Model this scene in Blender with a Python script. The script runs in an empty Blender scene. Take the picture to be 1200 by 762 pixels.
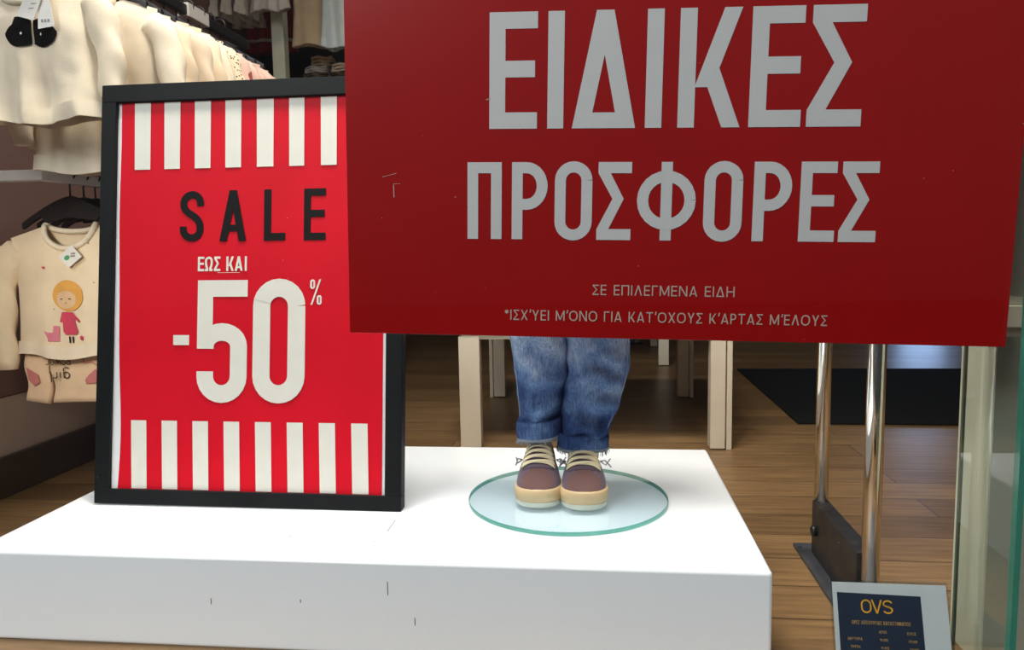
import bpy, bmesh, math, random
from mathutils import Vector, Matrix, noise

random.seed(7)
SC = bpy.context.scene
COL = SC.collection
PI = math.pi
R = math.radians

# ------------------------------------------------------------------ camera
cam_d = bpy.data.cameras.new('camera')
cam = bpy.data.objects.new('camera', cam_d)
COL.objects.link(cam)
cam_d.sensor_fit = 'HORIZONTAL'
cam_d.sensor_width = 36.0
cam_d.lens = 36.0 * 889.94 / 1200.0
cam_d.clip_start = 0.02
PITCH, ROLL, YAW, CAMH = 0.105103, -0.018040, 0.109874, 0.64349
_cy, _sy = math.cos(YAW), math.sin(YAW)
fwd = Vector((-_sy * math.cos(PITCH), _cy * math.cos(PITCH), -math.sin(PITCH)))
rgt = Vector((_cy, _sy, 0))
upv = rgt.cross(fwd)
rr = rgt * math.cos(ROLL) + upv * math.sin(ROLL)
uu = -rgt * math.sin(ROLL) + upv * math.cos(ROLL)
M = Matrix((rr, uu, -fwd)).transposed().to_4x4()
M.translation = Vector((0, 0, CAMH))
cam.matrix_world = M
SC.camera = cam

# ------------------------------------------------------------------ exposure, world, lights
SC.view_settings.view_transform = 'Standard'
SC.view_settings.look = 'None'
SC.view_settings.exposure = 0.0
SC.view_settings.gamma = 1.0
SC.view_settings.use_curve_mapping = False

W = bpy.data.worlds.new('street_daylight')
SC.world = W
W.use_nodes = True
bg = W.node_tree.nodes['Background']
bg.inputs[0].default_value = (0.92, 0.95, 1.0, 1)
_n = W.node_tree.nodes
_l = W.node_tree.links
_tc = _n.new('ShaderNodeTexCoord')
_sp = _n.new('ShaderNodeSeparateXYZ')
_mr = _n.new('ShaderNodeMapRange')
_l.new(_tc.outputs['Generated'], _sp.inputs[0])
_l.new(_sp.outputs['Z'], _mr.inputs[0])
_mr.inputs['From Min'].default_value = -0.15
_mr.inputs['From Max'].default_value = 0.7
_mr.inputs['To Min'].default_value = 0.04
_mr.inputs['To Max'].default_value = 0.20
_l.new(_mr.outputs[0], bg.inputs[1])


def light(name, kind, loc, aim, energy, color, size=0.3, spot=60, blend=0.6, size_y=None):
    d = bpy.data.lights.new(name, kind)
    d.energy = energy
    d.color = color
    if kind == 'AREA':
        d.size = size
        if 'track' in name:
            d.spread = R(115)
        if size_y:
            d.shape = 'RECTANGLE'
            d.size_y = size_y
    elif kind == 'SPOT':
        d.spot_size = R(spot)
        d.spot_blend = blend
        d.shadow_soft_size = size
    o = bpy.data.objects.new(name, d)
    COL.objects.link(o)
    o.location = loc
    o.rotation_euler = (Vector(aim) - Vector(loc)).to_track_quat('-Z', 'Y').to_euler()
    return o


light('window_track_lamp', 'AREA', (-0.35, 1.25, 2.60), (-0.25, 1.55, 0.1), 29, (1.0, 0.95, 0.88), 0.9, size_y=0.4)
light('rack_spot_lamp', 'SPOT', (-0.30, 1.20, 2.45), (-1.12, 1.75, 0.95), 20, (1.0, 0.80, 0.58), 0.08, 62)
light('lower_rack_fill_light', 'SPOT', (-1.17, 1.06, 0.72), (-1.36, 1.78, 0.40), 9, (1.0, 0.84, 0.66), 0.06, 64, 0.7)  # added fill, no fixture: brightens the sweatshirt and lower left wall
light('doorway_spot_lamp', 'SPOT', (0.8, 1.5, 2.6), (0.72, 1.70, 0.0), 88, (1.0, 0.90, 0.76), 0.10, 56, 1.0)
light('table_spot_lamp', 'SPOT', (-0.1, 1.06, 2.3), (0.0, 2.36, 0.25), 50, (1.0, 0.92, 0.80), 0.10, 30, 0.8)
light('back_rack_lamp', 'SPOT', (-0.7, 2.4, 2.5), (-1.3, 3.2, 1.5), 9, (1.0, 0.88, 0.72), 0.08, 60)
light('shop_ceiling_lamp', 'AREA', (0.3, 4.6, 2.6), (0.3, 4.6, 0), 1.5, (1.0, 0.93, 0.85), 1.4)
light('far_door_daylight', 'AREA', (3.02, 7.2, 0.60), (0.8, 3.0, 0.4), 8, (0.40, 0.60, 1.0), 0.5, size_y=1.0)
light('street_sky_glow', 'AREA', (-2.3, -2.4, 3.6), (-0.3, 1.0, 0.6), 165, (0.96, 0.98, 1.0), 2.0)

# ------------------------------------------------------------------ materials


def new_mat(name):
    m = bpy.data.materials.new(name)
    m.use_nodes = True
    nt = m.node_tree
    return m, nt, nt.nodes['Principled BSDF']


def srgb(r, g, b):
    f = lambda c: (c / 255 / 12.92) if c / 255 <= 0.04045 else ((c / 255 + 0.055) / 1.055) ** 2.4
    return (f(r), f(g), f(b), 1)


def mat(name, col, rough=0.5, metal=0.0, var=0.08, scale=30.0, bump=0.0, bscale=200.0, emit=0.0, spec=0.5, sheen=0.0):
    """plain surface with slight procedural tone variation and optional bump"""
    m, nt, b = new_mat(name)
    tc = nt.nodes.new('ShaderNodeTexCoord')
    n = nt.nodes.new('ShaderNodeTexNoise')
    n.inputs['Scale'].default_value = scale
    n.inputs['Detail'].default_value = 4
    nt.links.new(tc.outputs['Object'], n.inputs['Vector'])
    r = nt.nodes.new('ShaderNodeValToRGB')
    r.color_ramp.elements[0].position = 0.3
    r.color_ramp.elements[1].position = 0.7
    r.color_ramp.elements[0].color = tuple(c * (1 - var) for c in col[:3]) + (1,)
    r.color_ramp.elements[1].color = tuple(min(1, c * (1 + var)) for c in col[:3]) + (1,)
    nt.links.new(n.outputs['Fac'], r.inputs[0])
    nt.links.new(r.outputs[0], b.inputs['Base Color'])
    b.inputs['Roughness'].default_value = rough
    b.inputs['Metallic'].default_value = metal
    b.inputs['Specular IOR Level'].default_value = spec
    if sheen:
        b.inputs['Sheen Weight'].default_value = sheen
    if bump:
        n2 = nt.nodes.new('ShaderNodeTexNoise')
        n2.inputs['Scale'].default_value = bscale
        n2.inputs['Detail'].default_value = 3
        nt.links.new(tc.outputs['Object'], n2.inputs['Vector'])
        bp = nt.nodes.new('ShaderNodeBump')
        bp.inputs['Strength'].default_value = bump
        bp.inputs['Distance'].default_value = 0.002
        nt.links.new(n2.outputs['Fac'], bp.inputs['Height'])
        nt.links.new(bp.outputs[0], b.inputs['Normal'])
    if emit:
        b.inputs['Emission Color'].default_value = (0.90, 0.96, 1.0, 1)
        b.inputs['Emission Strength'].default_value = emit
    return m


def cloth(name, col, var=0.06, dots=None, dscale=60, dsize=0.12):
    m = mat(name, col, 0.9, var=var, scale=18, bump=0.25, bscale=350, spec=0.15, sheen=0.2)
    if dots:
        nt = m.node_tree
        b = nt.nodes['Principled BSDF']
        src = b.inputs['Base Color'].links[0].from_socket
        tc = [n for n in nt.nodes if n.type == 'TEX_COORD'][0]
        v = nt.nodes.new('ShaderNodeTexVoronoi')
        v.inputs['Scale'].default_value = dscale
        nt.links.new(tc.outputs['Object'], v.inputs['Vector'])
        lt = nt.nodes.new('ShaderNodeMath')
        lt.operation = 'LESS_THAN'
        lt.inputs[1].default_value = dsize
        nt.links.new(v.outputs['Distance'], lt.inputs[0])
        mx = nt.nodes.new('ShaderNodeMixRGB')
        mx.inputs[2].default_value = dots
        nt.links.new(lt.outputs[0], mx.inputs[0])
        nt.links.new(src, mx.inputs[1])
        nt.links.new(mx.outputs[0], b.inputs['Base Color'])
    return m


def clear_glass(name, tint, refl=1.0, dust=False):
    """thin clear pane: tinted see-through with a Fresnel mirror coat"""
    m = bpy.data.materials.new(name)
    m.use_nodes = True
    nt = m.node_tree
    for n in list(nt.nodes):
        nt.nodes.remove(n)
    out = nt.nodes.new('ShaderNodeOutputMaterial')
    tr = nt.nodes.new('ShaderNodeBsdfTransparent')
    tr.inputs[0].default_value = tint
    gl = nt.nodes.new('ShaderNodeBsdfGlossy')
    gl.inputs['Roughness'].default_value = 0.01
    ge = nt.nodes.new('ShaderNodeNewGeometry')
    dt = nt.nodes.new('ShaderNodeVectorMath')
    dt.operation = 'DOT_PRODUCT'
    nt.links.new(ge.outputs['Incoming'], dt.inputs[0])
    nt.links.new(ge.outputs['Normal'], dt.inputs[1])

    def mth(op, a, b_):
        k = nt.nodes.new('ShaderNodeMath')
        k.operation = op
        for q, val in ((0, a), (1, b_)):
            if val is None:
                continue
            if isinstance(val, (int, float)):
                k.inputs[q].default_value = val
            else:
                nt.links.new(val, k.inputs[q])
        return k.outputs[0]
    ab = mth('ABSOLUTE', dt.outputs['Value'], None)
    # Fresnel reflectance of a thin pane, the same from both sides
    sch = mth('ADD', mth('MULTIPLY', mth('POWER', mth('SUBTRACT', 1.0, ab), 5.0), 0.95), 0.04)
    mu = nt.nodes.new('ShaderNodeMath')
    mu.operation = 'MULTIPLY'
    mu.inputs[1].default_value = refl
    nt.links.new(sch, mu.inputs[0])
    mx = nt.nodes.new('ShaderNodeMixShader')
    nt.links.new(mu.outputs[0], mx.inputs[0])
    nt.links.new(tr.outputs[0], mx.inputs[1])
    nt.links.new(gl.outputs[0], mx.inputs[2])
    last = mx.outputs[0]
    if dust:
        tc = nt.nodes.new('ShaderNodeTexCoord')
        v = nt.nodes.new('ShaderNodeTexVoronoi')
        v.inputs['Scale'].default_value = 55
        nt.links.new(tc.outputs['Object'], v.inputs['Vector'])
        lt = nt.nodes.new('ShaderNodeMath')
        lt.operation = 'LESS_THAN'
        lt.inputs[1].default_value = 0.030
        nt.links.new(v.outputs['Distance'], lt.inputs[0])
        n = nt.nodes.new('ShaderNodeTexNoise')
        n.inputs['Scale'].default_value = 9
        nt.links.new(tc.outputs['Object'], n.inputs['Vector'])
        gt = nt.nodes.new('ShaderNodeMath')
        gt.operation = 'GREATER_THAN'
        gt.inputs[1].default_value = 0.56
        nt.links.new(n.outputs['Fac'], gt.inputs[0])
        m2 = nt.nodes.new('ShaderNodeMath')
        m2.operation = 'MULTIPLY'
        nt.links.new(lt.outputs[0], m2.inputs[0])
        nt.links.new(gt.outputs[0], m2.inputs[1])
        m3 = nt.nodes.new('ShaderNodeMath')
        m3.operation = 'MULTIPLY'
        m3.inputs[1].default_value = 0.55
        nt.links.new(m2.outputs[0], m3.inputs[0])
        df = nt.nodes.new('ShaderNodeBsdfDiffuse')
        df.inputs[0].default_value = (0.8, 0.78, 0.72, 1)
        mx2 = nt.nodes.new('ShaderNodeMixShader')
        nt.links.new(m3.outputs[0], mx2.inputs[0])
        nt.links.new(last, mx2.inputs[1])
        nt.links.new(df.outputs[0], mx2.inputs[2])
        last = mx2.outputs[0]
    nt.links.new(last, out.inputs[0])
    return m


def wood_floor():
    m, nt, b = new_mat('oak_laminate_planks')
    tc = nt.nodes.new('ShaderNodeTexCoord')
    br = nt.nodes.new('ShaderNodeTexBrick')
    br.inputs['Color1'].default_value = srgb(146, 117, 82)
    br.inputs['Color2'].default_value = srgb(118, 93, 64)
    br.inputs['Mortar'].default_value = srgb(62, 44, 32)
    br.inputs['Scale'].default_value = 1.0
    br.inputs['Mortar Size'].default_value = 0.0016
    br.inputs['Mortar Smooth'].default_value = 0.2
    br.inputs['Brick Width'].default_value = 1.25
    br.inputs['Row Height'].default_value = 0.128
    br.inputs['Bias'].default_value = 0.0
    br.offset = 0.37
    nt.links.new(tc.outputs['Object'], br.inputs['Vector'])
    mp = nt.nodes.new('ShaderNodeMapping')
    mp.inputs['Scale'].default_value = (1.6, 22, 1)
    nt.links.new(tc.outputs['Object'], mp.inputs['Vector'])
    n = nt.nodes.new('ShaderNodeTexNoise')
    n.inputs['Scale'].default_value = 3
    n.inputs['Detail'].default_value = 8
    n.inputs['Roughness'].default_value = 0.65
    nt.links.new(mp.outputs[0], n.inputs['Vector'])
    r = nt.nodes.new('ShaderNodeValToRGB')
    r.color_ramp.elements[0].position = 0.28
    r.color_ramp.elements[0].color = (0.50, 0.46, 0.42, 1)
    r.color_ramp.elements[1].position = 0.68
    r.color_ramp.elements[1].color = (1.15, 1.12, 1.08, 1)
    nt.links.new(n.outputs['Fac'], r.inputs[0])
    mx = nt.nodes.new('ShaderNodeMixRGB')
    mx.blend_type = 'MULTIPLY'
    mx.inputs[0].default_value = 1.0
    nt.links.new(br.outputs[0], mx.inputs[1])
    nt.links.new(r.outputs[0], mx.inputs[2])
    nt.links.new(mx.outputs[0], b.inputs['Base Color'])
    b.inputs['Roughness'].default_value = 0.36
    b.inputs['Specular IOR Level'].default_value = 0.35
    return m


def denim_mat():
    m, nt, b = new_mat('washed_blue_denim')
    tc = nt.nodes.new('ShaderNodeTexCoord')
    n1 = nt.nodes.new('ShaderNodeTexNoise')
    n1.inputs['Scale'].default_value = 13
    n1.inputs['Detail'].default_value = 5
    nt.links.new(tc.outputs['Object'], n1.inputs['Vector'])
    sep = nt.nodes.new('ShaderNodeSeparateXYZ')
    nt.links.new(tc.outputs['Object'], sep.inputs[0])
    mr = nt.nodes.new('ShaderNodeMapRange')      # paler towards the top of the legs
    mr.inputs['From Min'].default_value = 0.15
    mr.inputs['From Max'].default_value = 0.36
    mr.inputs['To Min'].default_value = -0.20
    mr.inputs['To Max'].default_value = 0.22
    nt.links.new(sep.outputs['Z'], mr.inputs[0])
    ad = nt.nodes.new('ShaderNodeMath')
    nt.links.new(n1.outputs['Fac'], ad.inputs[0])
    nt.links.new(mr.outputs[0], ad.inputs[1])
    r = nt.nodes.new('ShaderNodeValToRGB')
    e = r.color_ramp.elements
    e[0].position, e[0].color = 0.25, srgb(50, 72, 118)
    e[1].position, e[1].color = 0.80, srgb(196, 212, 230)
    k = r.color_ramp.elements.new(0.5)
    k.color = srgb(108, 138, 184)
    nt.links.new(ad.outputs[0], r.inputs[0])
    mp = nt.nodes.new('ShaderNodeMapping')
    mp.inputs['Scale'].default_value = (520, 520, 40)
    nt.links.new(tc.outputs['Object'], mp.inputs['Vector'])
    n2 = nt.nodes.new('ShaderNodeTexNoise')
    n2.inputs['Scale'].default_value = 1.0
    nt.links.new(mp.outputs[0], n2.inputs['Vector'])
    r2 = nt.nodes.new('ShaderNodeValToRGB')
    r2.color_ramp.elements[0].color = (0.50, 0.53, 0.60, 1)
    r2.color_ramp.elements[1].color = (1.65, 1.62, 1.52, 1)
    r2.color_ramp.elements[0].position = 0.3
    r2.color_ramp.elements[1].position = 0.7
    nt.links.new(n2.outputs['Fac'], r2.inputs[0])
    mx = nt.nodes.new('ShaderNodeMixRGB')
    mx.blend_type = 'MULTIPLY'
    mx.inputs[0].default_value = 0.8
    nt.links.new(r.outputs[0], mx.inputs[1])
    nt.links.new(r2.outputs[0], mx.inputs[2])
    nt.links.new(mx.outputs[0], b.inputs['Base Color'])
    b.inputs['Roughness'].default_value = 0.9
    b.inputs['Specular IOR Level'].default_value = 0.15
    return m


MT = {}
MT['floor'] = wood_floor()
MT['wall_dark'] = mat('dark_brown_wall_panel', srgb(116, 88, 80), 0.7, var=0.05, scale=6)
MT['wall_grey'] = mat('taupe_lower_panel', srgb(186, 168, 156), 0.7, var=0.05, scale=5)
MT['skirting'] = mat('dark_skirting', srgb(66, 54, 44), 0.45, var=0.1, scale=12)
MT['wall_black'] = mat('near_black_partition', srgb(34, 28, 26), 0.7)
MT['ceiling'] = mat('dark_ceiling', srgb(92, 88, 84), 0.9)
MT['pavement'] = mat('grey_pavement', srgb(46, 46, 46), 0.9, var=0.2, scale=8)
MT['cream'] = mat('cream_lacquer', srgb(222, 210, 190), 0.4, var=0.03, scale=9)
MT['post_cream'] = mat('cream_painted_post', srgb(216, 220, 196), 0.5, var=0.02)
MT['panel_grey'] = mat('grey_green_panel', srgb(172, 175, 158), 0.5, var=0.03)
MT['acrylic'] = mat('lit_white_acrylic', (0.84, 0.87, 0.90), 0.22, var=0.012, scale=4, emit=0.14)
MT['red_sign'] = mat('deep_red_board', (0.42, 0.0045, 0.005), 0.22, var=0.03, scale=6)
MT['white_print'] = mat('white_vinyl_lettering', (0.74, 0.74, 0.73), 0.5, var=0.02)
MT['tan_print'] = mat('pale_tan_lettering', (0.62, 0.50, 0.42), 0.5, var=0.02)
MT['red_poster'] = mat('bright_red_paper', (0.66, 0.006, 0.020), 0.5, var=0.06, scale=5, spec=0.10)
MT['poster_white'] = mat('off_white_print', (0.78, 0.77, 0.69), 0.5, var=0.02)
MT['black_print'] = mat('black_print', (0.006, 0.005, 0.005), 0.6, spec=0.15)
MT['paper'] = mat('white_paper', (0.80, 0.81, 0.82), 0.5, var=0.02)
MT['black_frame'] = mat('black_wood_frame', (0.009, 0.010, 0.011), 0.5, var=0.3, scale=8, spec=0.12)
MT['glass'] = clear_glass('clear_window_glass', (0.97, 0.985, 0.975, 1), 1.0, dust=True)
MT['side_glass'] = clear_glass('side_window_glass', (0.93, 0.96, 0.93, 1), 2.1)
MT['disc_glass'] = clear_glass('pale_disc_glass', (0.81, 0.895, 0.93, 1), 1.0)
MT['glass_edge'] = mat('green_glass_edge', srgb(66, 140, 118), 0.12, var=0.15, scale=14)
MT['disc_edge'] = clear_glass('seagreen_disc_edge', (0.13, 0.40, 0.33, 1), 1.0)
MT['glass_edge_dark'] = mat('dark_green_glass_edge', srgb(98, 112, 92), 0.2, var=0.15, scale=14)
MT['chrome'] = mat('polished_steel', (0.86, 0.84, 0.80), 0.09, 1.0, var=0.02)
MT['base_black'] = mat('scuffed_black_steel', (0.020, 0.019, 0.019), 0.42, var=0.5, scale=40)
MT['plate'] = mat('dark_grey_floor_plate', (0.05, 0.052, 0.062), 0.4, var=0.2)
MT['mat_black'] = mat('black_ribbed_mat', (0.011, 0.011, 0.0105), 0.95, bump=0.6, bscale=160, spec=0.1)
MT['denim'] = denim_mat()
MT['denim_in'] = cloth('pale_denim_hem', srgb(150, 160, 172), var=0.3)
MT['stitch'] = mat('pale_blue_stitching', srgb(150, 168, 196), 0.9)
MT['sole'] = mat('gum_tan_rubber', srgb(212, 184, 142), 0.5, var=0.03)
MT['sole_low'] = mat('outsole_painted_reflection', srgb(206, 208, 192), 0.35, var=0.03)  # pale band paints the glass disc's reflection onto the lower sole
MT['shoe_toe'] = cloth('plum_brown_canvas', srgb(112, 84, 82))
MT['shoe_side'] = cloth('dusky_purple_canvas', srgb(104, 90, 104))
MT['lace'] = cloth('cream_cotton_lace', srgb(246, 234, 196))
MT['lace_tip'] = cloth('grey_lace_tip', srgb(186, 186, 190))
MT['mannequin'] = mat('matt_white_mannequin', (0.72, 0.71, 0.69), 0.5)
MT['grey_knit'] = cloth('grey_knit', srgb(150, 150, 152))
MT['cream_cloth'] = cloth('cream_cotton', srgb(238, 224, 200))
MT['cream_cloth_b'] = cloth('warm_ivory_cotton', srgb(236, 214, 184))
MT['cream_cloth_c'] = cloth('pale_oat_cotton', srgb(226, 206, 180))
MT['dotted'] = cloth('brown_dotted_cream', srgb(232, 212, 182), dots=srgb(70, 46, 34), dscale=150, dsize=0.30)
MT['pink'] = cloth('dusty_pink_cotton', srgb(220, 184, 168))
MT['pink_b'] = cloth('pale_pink_cotton', srgb(226, 184, 166))
MT['pink_mark'] = cloth('pink_with_red_marks', srgb(220, 184, 168), dots=srgb(160, 60, 60), dscale=22, dsize=0.34)
MT['sweat'] = cloth('cream_fleece', srgb(238, 220, 190), dots=srgb(150, 110, 110), dscale=26, dsize=0.055)
MT['legging'] = cloth('peach_cream_jersey', srgb(236, 206, 172))
MT['white_cloth'] = cloth('greyish_white_cotton', srgb(214, 206, 198))
MT['blue_white'] = cloth('cool_white_cotton', srgb(206, 214, 212))
MT['beige_cloth'] = cloth('beige_twill', srgb(196, 172, 140))
MT['red_cloth'] = cloth('crimson_cotton', srgb(150, 12, 36))
MT['brown_cloth'] = cloth('brown_knit', srgb(112, 90, 72))
MT['black_plastic'] = mat('black_hanger_plastic', (0.012, 0.011, 0.011), 0.38)
MT['rail'] = mat('white_powder_coat', srgb(206, 200, 196), 0.4, var=0.02)
MT['tag'] = mat('white_card_tag', srgb(236, 234, 230), 0.5)
MT['green'] = mat('green_ink', srgb(50, 170, 110), 0.5)
MT['grey_ink'] = mat('grey_ink', srgb(150, 148, 146), 0.5)
MT['yellow'] = mat('ochre_print', srgb(228, 170, 84), 0.8)
MT['skin_print'] = mat('pale_face_print', srgb(226, 190, 150), 0.8)
MT['pink_print'] = mat('rose_print', srgb(206, 70, 96), 0.8)
MT['pink_print_l'] = mat('light_rose_print', srgb(224, 130, 150), 0.8)
MT['heart_fill'] = mat('dusty_rose_heart_print', srgb(200, 122, 118), 0.8)
MT['black_ink'] = mat('black_garment_print', srgb(14, 10, 10), 0.9, spec=0.1)
MT['navy'] = mat('navy_printed_panel', srgb(34, 48, 72), 0.35, var=0.12, scale=14)
MT['gold'] = mat('gold_lettering', srgb(236, 172, 40), 0.5)
MT['gold_dim'] = mat('dull_gold_lettering', srgb(178, 140, 84), 0.5)
MT['perspex'] = clear_glass('clear_perspex', (0.93, 0.95, 0.95, 1), 1.0)
MT['scuff'] = mat('grey_scuff', srgb(90, 90, 92), 0.8)

# ------------------------------------------------------------------ mesh helpers


class MB:
    def __init__(s):
        s.v, s.f, s.mi = [], [], []

    def add(s, verts, faces, mi=0):
        o = len(s.v)
        s.v += [tuple(v) for v in verts]
        s.f += [tuple(i + o for i in f) for f in faces]
        s.mi += [mi] * len(faces)

    def box(s, x0, y0, z0, x1, y1, z1, mi=0):
        v = [(x, y, z) for z in (z0, z1) for y in (y0, y1) for x in (x0, x1)]
        s.add(v, [(0, 2, 3, 1), (4, 5, 7, 6), (0, 1, 5, 4), (2, 6, 7, 3), (0, 4, 6, 2), (1, 3, 7, 5)], mi)

    def loft(s, rings, closed=True, cap0=True, cap1=True, mi=0):
        n = len(rings[0])
        v = [p for r_ in rings for p in r_]
        f = []
        for i in range(len(rings) - 1):
            for j in range(n if closed else n - 1):
                k = (j + 1) % n
                f.append((i * n + j, i * n + k, (i + 1) * n + k, (i + 1) * n + j))
        if cap0:
            f.append(tuple(reversed(range(n))))
        if cap1:
            f.append(tuple((len(rings) - 1) * n + j for j in range(n)))
        s.add(v, f, mi)

    def tube(s, pts, rad, n=10, mi=0, sq=(1, 1)):
        pts = [Vector(p) for p in pts]
        rads = rad if isinstance(rad, (list, tuple)) else [rad] * len(pts)
        rings, up = [], None
        for i, p in enumerate(pts):
            t = (pts[min(i + 1, len(pts) - 1)] - pts[max(i - 1, 0)]).normalized()
            if up is None:
                up = Vector((0, 0, 1)) if abs(t.z) < 0.9 else Vector((0, 1, 0))
            a = t.cross(up).normalized()
            b_ = a.cross(t).normalized()
            up = b_
            rings.append([p + (a * math.cos(2 * PI * k / n) * sq[0] + b_ * math.sin(2 * PI * k / n) * sq[1]) * rads[i] for k in range(n)])
        s.loft(rings, mi=mi)

    def poly(s, pts, y, mi=0):
        """flat polygon in the x-z plane facing -y; strokes overlap a hair in front of one another"""
        y -= 0.000012 * (len(s.f) % 40)
        s.add([(p[0], y, p[1]) for p in pts], [tuple(range(len(pts)))], mi)

    def build(s, name, mats, parent=None, smooth=False, bevel=0.0, subsurf=0, loc=None, rot=None, fixn=True, solid=0.0):
        me = bpy.data.meshes.new(name)
        me.from_pydata(s.v, [], s.f)
        if not isinstance(mats, (list, tuple)):
            mats = [mats]
        for m in mats:
            me.materials.append(m)
        for p, i in zip(me.polygons, s.mi):
            p.material_index = i
            p.use_smooth = smooth
        if fixn:
            bm = bmesh.new()
            bm.from_mesh(me)
            bmesh.ops.recalc_face_normals(bm, faces=bm.faces)
            bm.to_mesh(me)
            bm.free()
        me.update()
        o = bpy.data.objects.new(name, me)
        COL.objects.link(o)
        if parent:
            o.parent = parent
        if loc:
            o.location = loc
        if rot:
            o.rotation_euler = rot
        if bevel:
            b_ = o.modifiers.new('bevel', 'BEVEL')
            b_.width = bevel
            b_.segments = 3
            b_.limit_method = 'ANGLE'
            for p in me.polygons:
                p.use_smooth = True
            w_ = o.modifiers.new('wn', 'WEIGHTED_NORMAL')
        if solid:
            q = o.modifiers.new('solid', 'SOLIDIFY')
            q.thickness = solid
        if subsurf:
            q = o.modifiers.new('sub', 'SUBSURF')
            q.levels = q.render_levels = subsurf
        return o


def tag(o, label=None, cat=None, group=None, kind=None):
    if label:
        o['label'] = label
    if cat:
        o['category'] = cat
    if group:
        o['group'] = group
    if kind:
        o['kind'] = kind
    return o


def thing(name, loc, label, cat, group=None, rot=(0, 0, 0)):
    o = bpy.data.objects.new(name, None)
    o.empty_display_size = 0.05
    COL.objects.link(o)
    o.location = loc
    o.rotation_euler = rot
    return tag(o, label, cat, group)


def copy_tree(o, parent=None):
    c_ = o.copy()
    COL.objects.link(c_)
    if parent:
        c_.parent = parent
    for ch in list(o.children):
        copy_tree(ch, c_)
    return c_


# ------------------------------------------------------------------ lettering (stroke-built capitals)


def ribbon(pts, t):
    """list of quads following a polyline with mitred joints"""
    n = len(pts)
    L, Rr = [], []
    for i in range(n):
        p = Vector(pts[i])
        d0 = (p - Vector(pts[i - 1])).normalized() if i > 0 else None
        d1 = (Vector(pts[i + 1]) - p).normalized() if i < n - 1 else None
        d0 = d0 or d1
        d1 = d1 or d0
        n0 = Vector((-d0.y, d0.x))
        n1 = Vector((-d1.y, d1.x))
        m = (n0 + n1)
        m = m.normalized() if m.length > 1e-6 else n0
        k = t / 2 / max(0.35, m.dot(n0))
        L.append(p + m * k)
        Rr.append(p - m * k)
    return [[L[i], L[i + 1], Rr[i + 1], Rr[i]] for i in range(n - 1)]


def arc(cx, cy, rx, ry, a0, a1, n=12):
    return [(cx + rx * math.cos(R(a0 + (a1 - a0) * i / n)), cy + ry * math.sin(R(a0 + (a1 - a0) * i / n))) for i in range(n + 1)]


def rect(x0, y0, x1, y1):
    return [(x0, y0), (x1, y0), (x1, y1), (x0, y1)]


def diag(xb, yb, xt, yt, tw):
    """slanted stroke with level ends; x values are the left edges"""
    return [(xb, yb), (xb + tw, yb), (xt + tw, yt), (xt, yt)]


def bez(p0, p1, p2, p3, n=10):
    o = []
    for i in range(n + 1):
        t = i / n
        o.append(tuple((1 - t) ** 3 * p0[k] + 3 * t * (1 - t) ** 2 * p1[k] + 3 * t * t * (1 - t) * p2[k] + t ** 3 * p3[k] for k in (0, 1)))
    return o


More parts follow.
